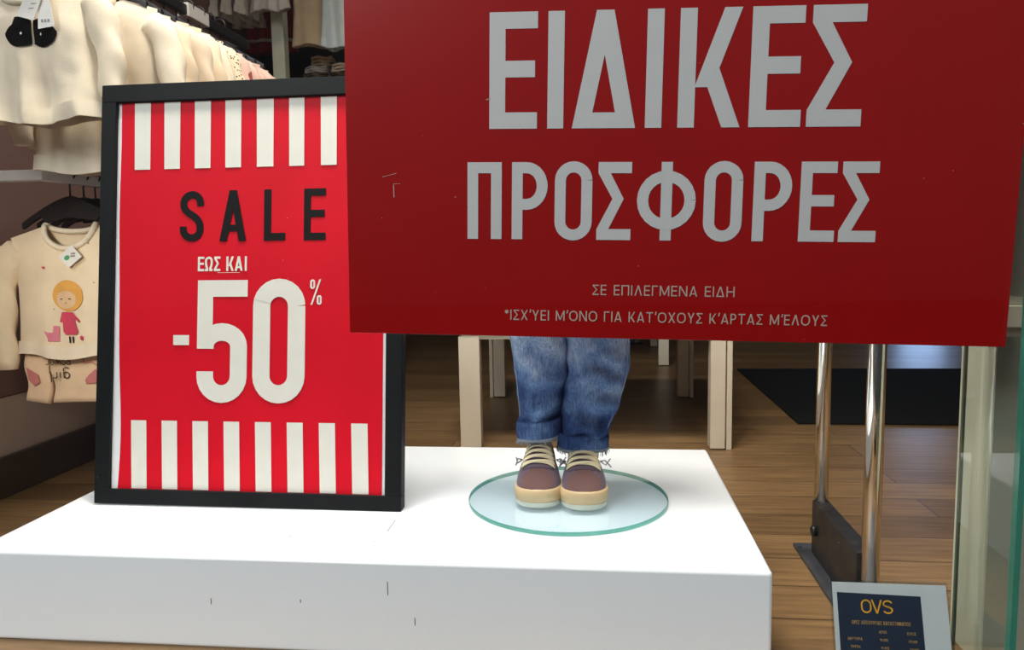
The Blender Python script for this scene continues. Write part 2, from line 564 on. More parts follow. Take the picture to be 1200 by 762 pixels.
def glyph(ch, w, h, t):
    g = []
    L_, R_, B_, T_ = t / 2, w - t / 2, t / 2, h - t / 2
    ro = (R_ - L_) / 2
    cx = w / 2

    def stad(y0, y1, x0=L_, x1=R_):
        r_ = (x1 - x0) / 2
        ry = min(r_, (y1 - y0) / 2)
        p = arc((x0 + x1) / 2, y1 - ry, r_, ry, 0, 180) + arc((x0 + x1) / 2, y0 + ry, r_, ry, 180, 360)
        return ribbon(p + [p[0]], t)

    def bowl(y0, y1):
        ry = (y1 - y0) / 2
        rx = min(ry, (R_ - L_) * 0.62)
        return ribbon([(t / 2, y1), (R_ - rx, y1)] + arc(R_ - rx, (y0 + y1) / 2, rx, ry, 90, -90, 14)[1:] + [(t / 2, y0)], t)

    if ch in 'EΕ':
        g += [rect(0, 0, t, h), rect(t, h - t, w, h), rect(t, 0, w, t), rect(t, h * 0.5 - t / 2 + h * .015, w * .95, h * 0.5 + t / 2 + h * .015)]
    elif ch in 'IΙ':
        g += [rect(0, 0, t, h)]
    elif ch == 'L':
        g += [rect(0, 0, t, h), rect(t, 0, w, t)]
    elif ch == 'Γ':
        g += [rect(0, 0, t, h), rect(t, h - t, w, h)]
    elif ch == 'Π':
        g += [rect(0, 0, t, h), rect(w - t, 0, w, h), rect(t, h - t, w - t, h)]
    elif ch in 'HΗ':
        g += [rect(0, 0, t, h), rect(w - t, 0, w, h), rect(t, h / 2 - t / 2, w - t, h / 2 + t / 2)]
    elif ch in 'TΤ':
        g += [rect(cx - t / 2, 0, cx + t / 2, h), rect(0, h - t, w, h)]
    elif ch in 'AΑΛΔ':
        k = t * 1.06
        a = cx - k * .45
        b_ = cx - k * .55
        g += [diag(0, 0, a - k * .05, h, k), diag(w - k, 0, b_ + k * .05, h, k)]
        if ch in 'AΑ':
            zz = h * .25
            g += [rect(w * .5 - w * .5 * (1 - zz / h) + k * .6, zz - t * .4, w * .5 + w * .5 * (1 - zz / h) - k * .6, zz + t * .5)]
        if ch == 'Δ':
            g += [rect(k * .8, 0, w - k * .8, t * .95)]
    elif ch in 'V':
        k = t * 1.06
        g += [diag(cx - k * .5, 0, 0, h, k), diag(cx - k * .5, 0, w - k, h, k)]
    elif ch in 'KΚ':
        k = t * 1.0
        g += [rect(0, 0, t, h), diag(t * .95, h * .34, w - k * 1.12, h, k * 1.05),
              [(t * 1.45, h * .44), (t * 2.1, h * .61), (w, 0), (w - k * 1.08, 0)]]
    elif ch in 'XΧ':
        k = t * 1.12
        g += [diag(0, 0, w - k, h, k), diag(w - k, 0, 0, h, k)]
    elif ch in 'YΥ':
        k = t * 1.12
        g += [rect(cx - t / 2, 0, cx + t / 2, h * .45), diag(cx - k / 2, h * .42, 0, h, k), diag(cx - k / 2, h * .42, w - k, h, k)]
    elif ch in 'MΜ':
        k = t * 1.05
        g += [rect(0, 0, t, h), rect(w - t, 0, w, h), diag(cx - k / 2, h * .1, 0, h, k), diag(cx - k / 2, h * .1, w - k, h, k)]
    elif ch in 'NΝ':
        k = t * 1.15
        g += [rect(0, 0, t, h), rect(w - t, 0, w, h), diag(w - k, 0, 0, h, k)]
    elif ch == 'Σ':
        tp, md = w * .70, h * .53
        g += [rect(w * .03, h - t, w, h), rect(0, 0, w, t),
              [(w * .03, h - t), (w * .03 + t * 1.12, h - t), (w * .78, md), (w * .78 - t * 1.02, md)],
              [(w * .78 - t * 1.02, md), (w * .78, md), (w * .03 + t * .98, t * .98), (0, t * .98)]]
    elif ch in 'OΟ0':
        g += stad(B_, T_)
    elif ch in 'PΡ':
        g += [rect(0, 0, t, h)] + bowl(h * .385 + t / 2, T_)
    elif ch == 'Φ':
        g += [rect(cx - t / 2, 0, cx + t / 2, h)] + stad(h * .135 + t / 2, h * .89 - t / 2)
    elif ch == 'Ω':
        p = [(0, B_), (w * .30, B_), (w * .30, B_ + h * .12)] + bez((w * .30, B_ + h * .12), (L_ - w * .02, h * .35), (L_, T_ - ro), (L_, T_ - ro), 4)[1:] + arc(cx, T_ - ro, ro, ro, 180, 0, 10)[1:]
        p += bez((R_, T_ - ro), (R_, T_ - ro), (R_ + w * .02, h * .35), (w * .70, B_ + h * .12), 4)[1:] + [(w * .70, B_), (w, B_)]
        g += ribbon(p, t)
    elif ch == 'S':
        if h > w * 1.6:
            p = [(R_, h * .70), (R_, T_ - ro)] + arc(cx, T_ - ro, ro, ro, 0, 180)[1:] + bez((L_, T_ - ro), (L_, h * .50), (R_, h * .56), (R_, B_ + ro), 12)[1:]
            p += arc(cx, B_ + ro, ro, ro, 360, 180)[1:] + [(L_, h * .30)]
        else:
            ry = (T_ - B_) * .26
            p = arc(cx, T_ - ry, ro, ry, 20, 180) + bez((L_, T_ - ry), (L_, h * .50), (R_, h * .54), (R_, B_ + ry), 12)[1:] + arc(cx, B_ + ry, ro, ry, 360, 200)[1:]
        g += ribbon(p, t)
    elif ch == '5':
        g += [rect(0, h * .44, t * .93, h), rect(t * .9, h - t * .95, w, h)]
        lc, rc = t * .50, w - t * .5
        r_ = (rc - lc) / 2
        p = [(lc, h * .445)] + arc((lc + rc) / 2, h * .46, r_, h * .117, 180, 0)[1:] + [(rc, B_ + r_)] + arc((lc + rc) / 2, B_ + r_, r_, r_, 360, 180)[1:] + [(lc, h * .255)]
        g += ribbon(p, t)
    elif ch == '1':
        g += [rect(cx, 0, cx + t, h), diag(cx - w * .3, h * .72, cx, h, t)]
    elif ch == '7':
        g += [rect(0, h - t, w, h), diag(w * .2, 0, w - t, h - t, t)]
    elif ch == '2':
        g += ribbon([(L_, h * .75)] + arc(cx, h * .72, ro, h * .24, 170, 0)[0:] + [(R_ - w * .1, h * .5), (L_, B_), (w, B_)], t)
    elif ch == '9':
        g += stad(h * .42, T_) + ribbon([(R_, h * .7), (R_, h * .35), (cx, B_)], t)
    elif ch == ':':
        g += [rect(cx - t * .6, h * .1, cx + t * .6, h * .28), rect(cx - t * .6, h * .6, cx + t * .6, h * .78)]
    elif ch == '.':
        g += [rect(cx - t * .6, 0, cx + t * .6, h * .16)]
    elif ch == "'":
        g += [diag(cx - t * .5, h * .74, cx, h * 1.06, t)]
    elif ch == '*':
        for a in (90, 210, 330):
            c0 = Vector((cx, h * .8))
            d = Vector((math.cos(R(a)), math.sin(R(a)))) * h * .2
            g += ribbon([tuple(c0 - d), tuple(c0 + d)], t * .9)
    elif ch == '-':
        g += [rect(0, 0, w, h)]
    return g


WID = {'I': .12, 'Ι': .12, "'": .10, '*': .34, ' ': .30, 'Σ': .55, 'Ε': .50, 'E': .5, 'Π': .66, 'Λ': .66, 'Γ': .50, 'Μ': .82, 'Ν': .70,
       'Α': .68, 'Δ': .70, 'Η': .68, 'Χ': .64, 'Υ': .62, 'Ο': .78, 'Κ': .60, 'Τ': .62, 'Ρ': .52, 'Ω': .74, ':': .2, '.': .2, '1': .4}


def put_glyph(mb, ch, x0, z0, x1, z1, t, y, mi=0):
    for p in glyph(ch, x1 - x0, z1 - z0, t):
        mb.poly([(x0 + q[0], z0 + q[1]) for q in p], y, mi)


def put_text(mb, s, x0, x1, zb, h, t, y, gap=.17, mi=0):
    tot = sum(WID.get(ch, .6) for ch in s) + gap * (len(s) - 1)
    k = (x1 - x0) / tot
    x = x0
    for ch in s:
        w = WID.get(ch, .6) * k
        if ch != ' ':
            put_glyph(mb, ch, x, zb, x + max(w, t), zb + h, t, y, mi)
        x += w + gap * k


# ================================================================== THE SETTING
WX, BY, CZ = -1.57, 8.0, 2.75     # left wall, back wall, ceiling


def struct(name, mb, m, **k):
    return tag(mb.build(name, m, **k), kind='structure')


b = MB(); b.box(-3.2, 0.90, -0.06, 3.2, BY, 0.0); struct('floor', b, MT['floor'])
b = MB(); b.box(-9, -9, -0.30, 9, 0.88, -0.22); struct('trim_pavement', b, MT['pavement'])
b = MB(); b.box(-3.2, 0.9, CZ, 3.2, BY, CZ + .08); struct('ceiling', b, MT['ceiling'])
b = MB(); b.box(WX - .1, 0.9, 0.265, WX, 3.62, CZ); b.box(WX - .1, 0.9, 0, WX - .004, 3.62, 0.262, 1)
struct('wall_left', b, [MT['wall_dark'], MT['wall_grey']])
b = MB(); b.box(WX, 0.97, 0, WX + .014, 3.60, 0.108); struct('baseboard_left', b, MT['skirting'], bevel=.002)
b = MB(); b.box(WX - .1, 3.62, 0, -0.97, 3.72, CZ); struct('wall_back_left', b, MT['wall_black'])
b = MB(); b.box(-3.2, BY, 0, 3.2, BY + .1, CZ); struct('wall_back', b, MT['wall_dark'])
b = MB(); b.box(3.1, 0.9, 0, 3.2, BY, CZ); struct('wall_right', b, MT['wall_dark'])
b = MB(); b.box(-3.2, 3.72, 0, -3.1, BY, CZ); struct('wall_far_left', b, MT['wall_dark'])

# shop window: front pane with its polished green edge, side return pane, cream post and grey panel behind it
GX, GY, GF = 0.5350, 1.0110, 1.1590
b = MB(); b.add([(-1.66, GY, 0), (GX, GY, 0), (GX, GY, CZ), (-1.66, GY, CZ)], [(0, 1, 2, 3)])
w1 = struct('window_1', b, MT['glass'], fixn=False)
b = MB(); b.box(GX, GY - .006, 0.0, GX + .0075, GY + .006, CZ - .001); b.build('glass_edge', MT['glass_edge'], w1)
b = MB(); b.add([(GX, GY + .007, 0), (GX, GF, 0), (GX, GF, CZ), (GX, GY + .007, CZ)], [(0, 1, 2, 3)])
w2 = struct('window_2', b, MT['side_glass'], fixn=False)
b = MB(); b.box(GX, GF, 0, GX + .004, GF + .005, CZ - .001); b.build('glass_edge', MT['glass_edge_dark'], w2)
b = MB(); b.box(0.5690, 1.147, 0, 0.5715, 1.244, CZ); struct('trim_post', b, MT['post_cream'])
b = MB(); b.box(0.5716, 1.146, 0, 1.30, 1.20, CZ); struct('trim_panel', b, MT['panel_grey'])
b = MB(); b.box(0.5716, 1.134, 0.515, 1.30, 1.146, 0.545); struct('trim_rail', b, MT['post_cream'])

# ================================================================== LIT PLINTH
ZP = 0.155
PXL, PXR, PYF, PYB = -1.0345, 0.2595, 1.1123, 1.7932
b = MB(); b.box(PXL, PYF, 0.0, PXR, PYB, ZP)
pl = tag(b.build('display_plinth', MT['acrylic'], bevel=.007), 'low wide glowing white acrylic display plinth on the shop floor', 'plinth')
for x, y, l in ((-0.36, 1.235, .055), (-0.52, 1.20, .006), (-0.37, 1.19, .004)):
    b = MB(); b.box(x, y, ZP, x + .0012, y + l, ZP + .0004); b.build('scuff_mark', MT['scuff'], pl)
for x, z, l in ((-.327, .10, .022), (-.285, .052, .012), (-.62, .075, .010), (-.47, .083, .005)):
    b = MB(); b.box(x, PYF - .0004, z, x + .0012, PYF, z + l); b.build('scuff_mark', MT['scuff'], pl)

# ================================================================== HANGING RED SIGN
SY = 1.03
sign = thing('hanging_sign', (-0.34319, SY, 0.52480), 'large dark red board with big white Greek lettering hung in the window', 'sign',
             rot=(0.016141, 0.027134, 0.001732))
b = MB(); b.box(0, 0, 0, .8682, .005, .612); b.build('board', MT['red_sign'], sign, bevel=.0008)
YL = -.0006
b = MB()
h1 = (.2785, .4275); t1 = .0212
for ch, x0, x1 in (('Ε', .1968, .2604), ('Ι', .2740, .2958), ('Δ', .3065, .3890), ('Ι', .4015, .4235), ('Κ', .4430, .5220), ('Ε', .5328, .5975), ('Σ', .6045, .6715)):
    put_glyph(b, ch, x0, h1[0], x1, h1[1], t1, YL)
b.build('headline_lettering', MT['white_print'], sign, fixn=False)
b = MB()
for ch, x0, x1, dz in (('Π', .1675, .2140, 0), ('Ρ', .2278, .2757, 0), ('Ο', .2854, .3351, .001), ('Σ', .3415, .3866, 0), ('Φ', .3941, .4702, 0), ('Ο', .4805, .5299, .001),
                       ('Ρ', .5434, .5916, 0), ('Ε', .6022, .6470, 0), ('Σ', .6522, .6985, 0)):
    put_glyph(b, ch, x0, .1327 - dz, x1, .2349 + dz, .0145, YL)
b.build('second_line_lettering', MT['white_print'], sign, fixn=False)
b = MB(); put_text(b, 'ΣΕ ΕΠΙΛΕΓΜΕΝΑ ΕΙΔΗ', .338, .525, .0588, .0139, .0016, YL)
b.build('third_line_lettering', MT['tan_print'], sign, fixn=False)
b = MB()
put_text(b, "*ΙΣΧ'ΥΕΙ Μ'ΟΝΟ ΓΙΑ ΚΑΤ'ΟΧΟΥΣ Κ'ΑΡΤΑΣ Μ'ΕΛΟΥΣ", .2195, .6450, .0228, .0140, .0016, YL)
b.build('small_print_lettering', MT['tan_print'], sign, fixn=False)
for x in (.10, .77):
    b = MB(); b.tube([(x, .0025, .605), (x, .0025, 2.20)], .0008, 6); b.build('hanging_wire', MT['chrome'], sign)

for pts in ([(.1925, .3165), (.1985, .3175)], [(.0500, .2155), (.0700, .2205)], [(.0650, .2060), (.0745, .2065)], [(.1500, .1885), (.1515, .1890)], [(.0655, .2050), (.0660, .1880)]):
    b = MB()
    for q in ribbon(pts, .0011 if pts[1][0] - pts[0][0] < .007 else .0005):
        b.poly(q, YL)
    b.build('scratch_mark', MT['tan_print'], sign, fixn=False)

# ================================================================== FRAMED SALE POSTER
FW, FH = .6118, .8213
fr = thing('poster_frame', (-.9718, 1.3354, ZP), 'black framed red SALE poster leaning back on the white plinth', 'framed poster',
           rot=(-.1374, R(0.0), -.0078))
fr.rotation_euler = (-.1374, .00524, -.0078)
fr.location.z = ZP + .0033
bw = .0300
b = MB()
b.box(0, 0, 0, FW, .028, bw * .95)
b.v = [(x, y, z + (.0039 if y > .01 and z < .01 else 0)) for x, y, z in b.v]
b.box(0, 0, FH - bw * 1.15, FW, .028, FH)
b.box(0, 0, bw * .95, bw, .028, FH - bw * 1.15)
b.box(FW - bw * 1.05, 0, bw * .95, FW, .028, FH - bw * 1.15)
b.build('frame', MT['black_frame'], fr, bevel=.0012)
SXF, SZF = FW / .6135, FH / .8315
X = lambda x: x * SXF
Z = lambda z: z * SZF
PY = .0080
b = MB(); b.box(bw - .004, PY + .0008, bw * .95 - .004, FW - bw, PY + .006, FH - bw * 1.1)
b.build('backing_sheet', MT['paper'], fr)
# red paper with a curled, wavy left edge that leaves a strip of white backing bare
b = MB()
zs = [bw * .95 + (FH - bw * 2.1) * i / 24 for i in range(25)]
rows = []
for z in zs:
    k = z / FH
    xl = X(.0370 + .0085 * math.exp(-((k - .20) / .17) ** 2) + .0012 * math.sin(k * 16) + .003 * (1 - k))
    rows.append([(xl + (X(.5745) - xl) * j / 16, PY - .0008 * math.sin(j * .9 + k * 7) * .4, z) for j in range(17)])
v = [p for r_ in rows for p in r_]
b.add(v, [(i * 17 + j, i * 17 + j + 1, (i + 1) * 17 + j + 1, (i + 1) * 17 + j) for i in range(24) for j in range(16)])
b.build('poster', MT['red_poster'], fr, smooth=True, fixn=False)
YP = PY - .0012
b = MB()
tops = [(.0659, .0997), (.1281, .1616), (.1915, .2249), (.2546, .2876), (.3188, .3533), (.3843, .4151), (.4476, .4798), (.5110, .5440)]
for x0, x1 in tops:
    b.poly([(X(x0) + .002, Z(.6610)), (X(x1) + .001, Z(.6610)), (X(x1), Z(.7950)), (X(x0), Z(.7950))], YP)
b.build('top_stripe_print', MT['poster_white'], fr, fixn=False)
b = MB()
for i in range(8):
    x0 = .0700 + (.5139 - .0696) * i / 7
    b.poly([(X(x0 + .0035), Z(.0300)), (X(x0 + .0350), Z(.0300)), (X(x0 + .0318), Z(.1636)), (X(x0), Z(.1636))], YP)
b.build('bottom_stripe_print', MT['poster_white'], fr, fixn=False)
b = MB()
for ch, x0, x1, t in (('S', .1648, .2140, .0142), ('A', .2465, .3011, .0142), ('L', .3366, .3801, .0146), ('E', .4168, .4604, .0138)):
    put_glyph(b, ch, X(x0), Z(.5158), X(x1), Z(.6160), t, YP)
b.build('sale_lettering', MT['black_print'], fr, fixn=False)
b = MB()
for ch, x0, x1 in (('Ε', .2031, .2162), ('Ω', .2177, .2339), ('Σ', .2365, .2495), ('Κ', .2617, .2770), ('Α', .2790, .2951), ('Ι', .2991, .3043)):
    put_glyph(b, ch, X(x0), Z(.4571), X(x1), Z(.4856), .0043, YP)
b.poly(rect(X(.2440), Z(.4535), X(.2890), Z(.4542)), YP)
b.build('small_lettering', MT['poster_white'], fr, fixn=False)
b = MB()
put_glyph(b, '-', X(.1548), Z(.3120), X(.1875), Z(.3316), .02, YP)
put_glyph(b, '5', X(.2040), Z(.1997), X(.3058), Z(.4392), .0338, YP)
put_glyph(b, '0', X(.3172), Z(.2000), X(.4218), Z(.4412), .0345, YP)
x0, x1, z0, z1 = X(.4310), X(.4540), Z(.3903), Z(.4394)
hw = (x1 - x0) * .42
put_glyph(b, '0', x0, z1 - hw * 1.9, x0 + hw, z1, .0036, YP)
put_glyph(b, '0', x1 - hw, z0, x1, z0 + hw * 1.9, .0036, YP)
b.poly(diag(x0 + .001, z0, x1 - .005, z1, .0036), YP)
b.build('discount_lettering', MT['poster_white'], fr, fixn=False)
# rear easel strut that holds the frame up
b = MB()
b.add([(FW / 2 - .04, .030, .55), (FW / 2 + .04, .030, .55), (FW / 2 + .05, .205, .0315), (FW / 2 - .05, .205, .0315),
       (FW / 2 - .04, .034, .55), (FW / 2 + .04, .034, .55), (FW / 2 + .05, .209, .0325), (FW / 2 - .05, .209, .0325)],
      [(0, 1, 2, 3), (7, 6, 5, 4), (0, 4, 5, 1), (1, 5, 6, 2), (2, 6, 7, 3), (3, 7, 4, 0)])
b.build('easel_strut', MT['black_frame'], fr)

# ================================================================== GLASS DISC
DX, DY, DR, DT = -.0551, 1.4200, .1900, .0080
disc = thing('glass_disc', (DX, DY, ZP), 'round pale green edged glass base disc on the white plinth under the sneakers', 'glass disc')
n = 96
b = MB()
b.add([(DR * .997 * math.cos(2 * PI * i / n), DR * .997 * math.sin(2 * PI * i / n), DT) for i in range(n)], [tuple(range(n))])
b.build('plate', MT['disc_glass'], disc, fixn=False)
b = MB()
rings = [[(DR * k * math.cos(2 * PI * i / n), DR * k * math.sin(2 * PI * i / n), z) for i in range(n)] for k, z in ((.994, .0004), (1, .0012), (1, DT - .001), (.996, DT))]
b.loft(rings, cap0=False, cap1=False)
b.build('polished_edge', MT['disc_edge'], disc, smooth=True)
b = MB()
rings = [[(.010 * k * math.cos(2 * PI * i / 20), .010 * k * math.sin(2 * PI * i / 20), z) for i in range(20)] for k, z in ((1, DT), (1, DT + .004), (.7, DT + .006))]
b.loft(rings)
b.build('support_stud', MT['sole'], disc, loc=(-.010, .06, 0), smooth=True)

# ================================================================== MANNEQUIN: jeans, sneakers, plain upper body
ZS = ZP + DT
man = thing('child_mannequin', (DX, DY, ZS), 'child mannequin in rolled blue jeans and plum sneakers standing on the glass disc', 'mannequin')

SLEN = .172


def s_hw(s):
    toe = (1 - max(0, (.28 - s) / .28) ** 2.6) ** (1 / 2.3)
    heel = (1 - max(0, (s - .80) / .20) ** 2.6) ** (1 / 2.3)
    mid = 1 - .24 * max(0, min(1, (s - .3) / .35)) ** 1.5
    return max(.0005, .0435 * toe * mid * heel)


HT = [(0, .034), (.05, .043), (.12, .052), (.20, .059), (.28, .067), (.36, .077), (.46, .089), (.56, .099), (.68, .106), (.85, .108), (1, .104)]


def s_ht(s):
    for (a, ha), (c_, hc) in zip(HT, HT[1:]):
        if s <= c_:
            k = (s - a) / (c_ - a)
            return ha + (hc - ha) * k
    return HT[-1][1]


def s_pt(s, th, off=0.0):
    """upper surface; th runs -1 (left welt) .. 1 (right welt)"""
    a = th * PI / 2
    hw = s_hw(s) * .955 + off
    H = s_ht(s) - .030 + off
    narrow = 1 - .22 * max(0, min(1, (s - .25) / .35)) * math.cos(a)
    sx = math.copysign(abs(math.sin(a)) ** .78, a) * narrow
    sz = math.cos(a) ** .72 if abs(th) < 1 else 0
    return ((hw) * sx, -.068 + s * SLEN, .030 + H * sz)


def make_shoe(parent, loc, rz):
    NS, NT = 30, 20
    up = MB(); toe = MB()
    grid = [[s_pt(.012 + .976 * i / NS, -1 + 2 * j / NT) for j in range(NT + 1)] for i in range(NS + 1)]
    for i in range(NS):
        for j in range(NT):
            s = (i + .5) / NS
            th = abs(-1 + 2 * (j + .5) / NT)
            q = [grid[i][j], grid[i][j + 1], grid[i + 1][j + 1], grid[i + 1][j]]
            (toe if s < .27 - .27 * th ** 1.15 else up).add(q, [(0, 1, 2, 3)])
    for mb in (up, toe):
        pass
    u = up.build('sneaker', MT['shoe_side'], parent, smooth=True, loc=loc, rot=(0, 0, rz))
    bm = bmesh.new(); bm.from_mesh(u.data); bmesh.ops.remove_doubles(bm, verts=bm.verts, dist=1e-6); bmesh.ops.recalc_face_normals(bm, faces=bm.faces); bm.to_mesh(u.data); bm.free()
    t = toe.build('toe_cap', MT['shoe_toe'], u, smooth=True)
    bm = bmesh.new(); bm.from_mesh(t.data); bmesh.ops.remove_doubles(bm, verts=bm.verts, dist=1e-6); bmesh.ops.recalc_face_normals(bm, faces=bm.faces); bm.to_mesh(t.data); bm.free()
    # sole
    sl = MB()
    ss = [.0 + 1.0 * (i / 26) for i in range(27)]
    ss = [.5 - .5 * math.cos(PI * k) for k in ss]
    out = [(s_hw(s), -.068 + s * SLEN) for s in ss] + [(-s_hw(s), -.068 + s * SLEN) for s in reversed(ss)]
    cyy = -.068 + SLEN / 2

    def ring(k, z):
        return [(x * (1 + k / .04), cyy + (y - cyy) * (1 + k / .09), z) for x, y in out]
    sl.loft([ring(-.004, 0), ring(-.0005, .003), ring(.0005, .011)], mi=1, cap1=False)
    sl.loft([ring(.0005, .011), ring(-.0004, .0122), ring(.0014, .014), ring(.0018, .024), ring(.0012, .032), ring(-.0010, .0355), ring(-.006, .034)], cap0=False)
    sl.build('sole', [MT['sole'], MT['sole_low']], u, smooth=True)
    # tongue
    tg = MB()
    rows = [[s_pt(.25 + .40 * i / 12, -.42 + .84 * j / 8, .0012) for j in range(9)] for i in range(13)]
    rows[-1] = [(p[0] * .9, p[1] + .004, p[2] + .012) for p in rows[-1]]
    tg.loft(rows, closed=False, cap0=False, cap1=False)
    tg.build('tongue', MT['shoe_side'], u, smooth=True, solid=.0012)
    # eyestay edges
    for sg in (-1, 1):
        ey = MB()
        ey.tube([s_pt(.24 + .012 * i, sg * (.16 + .030 * min(i, 9)), .0008) for i in range(28)], .0013, 6)
        ey.build('eyestay', MT['shoe_side'], u, smooth=True)
    # laces
    lc = MB()
    for k in range(5):
        s0 = .285 + .062 * k
        for sg in (-1, 1):
            pts = []
            for i in range(13):
                th = sg * (-.46 + .92 * i / 12)
                s = s0 + .034 * (i / 12)
                hump = .0026 + .0018 * math.sin(PI * i / 12) + (.0012 if sg > 0 else 0)
                pts.append((Vector(s_pt(s - .0125, th, hump)), Vector(s_pt(s + .0125, th, hump + .0006))))
            v, f = [], []
            for a, c_ in pts:
                v += [a, c_]
            for i in range(12):
                f.append((2 * i, 2 * i + 1, 2 * i + 3, 2 * i + 2))
            lc.add(v, f)
    lc.build('laces', MT['lace'], u, smooth=True, solid=.0014)
    for sg, l in ((1, .020), (-1, .012)):
        lt = MB()
        p = Vector(s_pt(.52, sg * .72, .002))
        lt.tube([p, p + Vector((sg * .008, -.006, .004)), p + Vector((sg * l, -.012, -.008))], .0016, 6)
        lt.tube([p, p + Vector((sg * .010, -.004, -.006)), p + Vector((sg * l * .9, -.010, .008))], .0014, 6)
        lt.build('lace_end', MT['lace_tip'], u, smooth=True)
    return u


make_shoe(man, (-.1085 - DX, 1.4085 - DY, 0), R(1.5))
make_shoe(man, (-.0240 - DX, 1.4010 - DY, 0), R(2.5))


def interp(tab, z):
    for a, c_ in zip(tab, tab[1:]):
        if z <= c_[0]:
            k = (z - a[0]) / (c_[0] - a[0])
            k = max(0, min(1, k))
            return [a[i] + (c_[i] - a[i]) * k for i in range(1, len(a))]
    return list(tab[-1][1:])


def fold(x, y, z, amp, seed):
    p = Vector((x * 16 + seed * 7.1, y * 16, z * 30 + x * 14))
    q = Vector((x * 30 - seed, y * 30 + 4, z * 44 - x * 30))
    return amp * (noise.noise(p) + .55 * noise.noise(q))


def leg(mb, tab, seed, ztop, zbot, tilt=0.0, n=56, m=70):
    rings = []
    for i in range(m + 1):
        z = zbot + (ztop - zbot) * i / m
        cx, cy, rx, ry = interp(tab, z)
        k = max(0, 1 - (z - zbot) / .18)
        ring = []
        for j in range(n):
            a = 2 * PI * j / n
            ex = math.copysign(abs(math.cos(a)) ** .85, math.cos(a))
            ey = math.copysign(abs(math.sin(a)) ** .85, math.sin(a))
            x, y = cx + rx * ex, cy + ry * ey
            d = fold(x, y, z, .0062 + .0062 * k, seed) + .0042 * k * math.sin((z - zbot) * 115 + 2.2 * math.cos(a + seed))
            ring.append((x + d * math.cos(a) * .5, y + d * math.sin(a) * 1.5, z + tilt * (x - cx) * max(0, 1 - (z - zbot) / .1)))
        rings.append(ring)
    mb.loft(rings, cap0=False, cap1=False)


b = MB()
# local coordinates: z above the disc (0 = disc top)
LT = [(.100, -.1105 - DX, .046, .0375, .044), (.135, -.1095 - DX, .046, .0385, .045), (.18, -.1060 - DX, .044, .0450, .048), (.235, -.1050 - DX, .040, .0505, .053),
      (.30, -.1090 - DX, .034, .0550, .060), (.38, -.108 - DX, .022, .060, .070), (.42, -.108 - DX, .016, .061, .076)]
RT = [(.080, -.0260 - DX, .042, .0430, .046), (.110, -.0255 - DX, .042, .0440, .047), (.14, -.0195 - DX, .042, .0490, .049), (.18, -.0095 - DX, .040, .0575, .052), (.235, .0040 - DX, .036, .0600, .056),
      (.30, .0050 - DX, .030, .0610, .062), (.38, .000 - DX, .020, .062, .072), (.42, -.004 - DX, .014, .063, .077)]
leg(b, LT, 1.3, .41, .118, tilt=.10)
leg(b, RT, 4.7, .41, .092, tilt=-.02)
rings = []
for z, hx, hy in ((.39, .115, .074), (.42, .120, .080), (.47, .120, .082), (.52, .112, .078), (.555, .105, .074)):
    rings.append([(-.056 - DX + hx * math.copysign(abs(math.cos(a)) ** .8, math.cos(a)), (.016 if z < .45 else .008) + hy * math.sin(a), z) for a in [2 * PI * j / 48 for j in range(48)]])
b.loft(rings, cap0=True, cap1=True)
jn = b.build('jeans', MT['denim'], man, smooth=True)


def cuff(tab, z0, z1, seed, tilt):
    c_ = MB(); n = 44
    cx, cy, rx, ry = interp(tab, z0 + .01)
    rings = []
    prof = [(.0010, z0 + .006), (.0026, z0 + .001), (.0060, z0 + .0015), (.0078, z0 + .008), (.0078, z0 + .016), (.0084, z0 + .026), (.0074, z1 - .003), (.0050, z1), (.0005, z1 - .002)]
    for o_, z in prof:
        ring = []
        for j in range(n):
            a = 2 * PI * j / n
            ex = math.copysign(abs(math.cos(a)) ** .85, math.cos(a))
            ey = math.copysign(abs(math.sin(a)) ** .85, math.sin(a))
            w = .0022 * noise.noise(Vector((math.cos(a) * 2.6 + seed, math.sin(a) * 2.6, z * 40)))
            x = cx + (rx + o_ + w) * ex
            y = cy + (ry + o_ + w) * ey
            ring.append((x, y, z + tilt * (x - cx) + .0016 * math.sin(3 * a + seed)))
        rings.append(ring)
    c_.loft(rings, cap0=False, cap1=False)
    c_.mi = [1 if i < 3 * n else 0 for i in range(len(c_.f))]
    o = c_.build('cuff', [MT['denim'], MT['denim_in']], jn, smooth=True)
    # frayed threads hanging along the raw hem
    f = MB()
    for k in range(80):
        a = random.uniform(PI, 2 * PI)
        x = cx + (rx + .006) * math.copysign(abs(math.cos(a)) ** .85, math.cos(a))
        y = cy + (ry + .006) * math.copysign(abs(math.sin(a)) ** .85, math.sin(a))
        z = z0 + .002 + tilt * (x - cx)
        l = random.uniform(.003, .009)
        f.tube([(x, y, z + .004), (x + random.uniform(-.003, .003), y - .002, z - l)], .0004, 4)
    f.build('frayed_hem', MT['denim_in'], jn)
    return o


cuff(LT, .102, .143, 2.0, .13)
cuff(RT, .083, .118, 5.0, -.03)
# outer side seam and stitching
b = MB()
for tab, sg, z0 in ((LT, -1, .15), (RT, 1, .12)):
    pts = []
    for i in range(22):
        z = z0 + (.40 - z0) * i / 21
        cx, cy, rx, ry = interp(tab, z)
        a = R(-32 if sg > 0 else 212)
        x = cx + rx * math.copysign(abs(math.cos(a)) ** .85, math.cos(a)); y = cy - ry * abs(math.sin(a)) ** .85
        d = .0035
        pts.append((x + sg * d * .7, y - d * .6, z))
    b = MB(); b.tube(pts, .0008, 5); b.build('side_seam', MT['stitch'], jn)
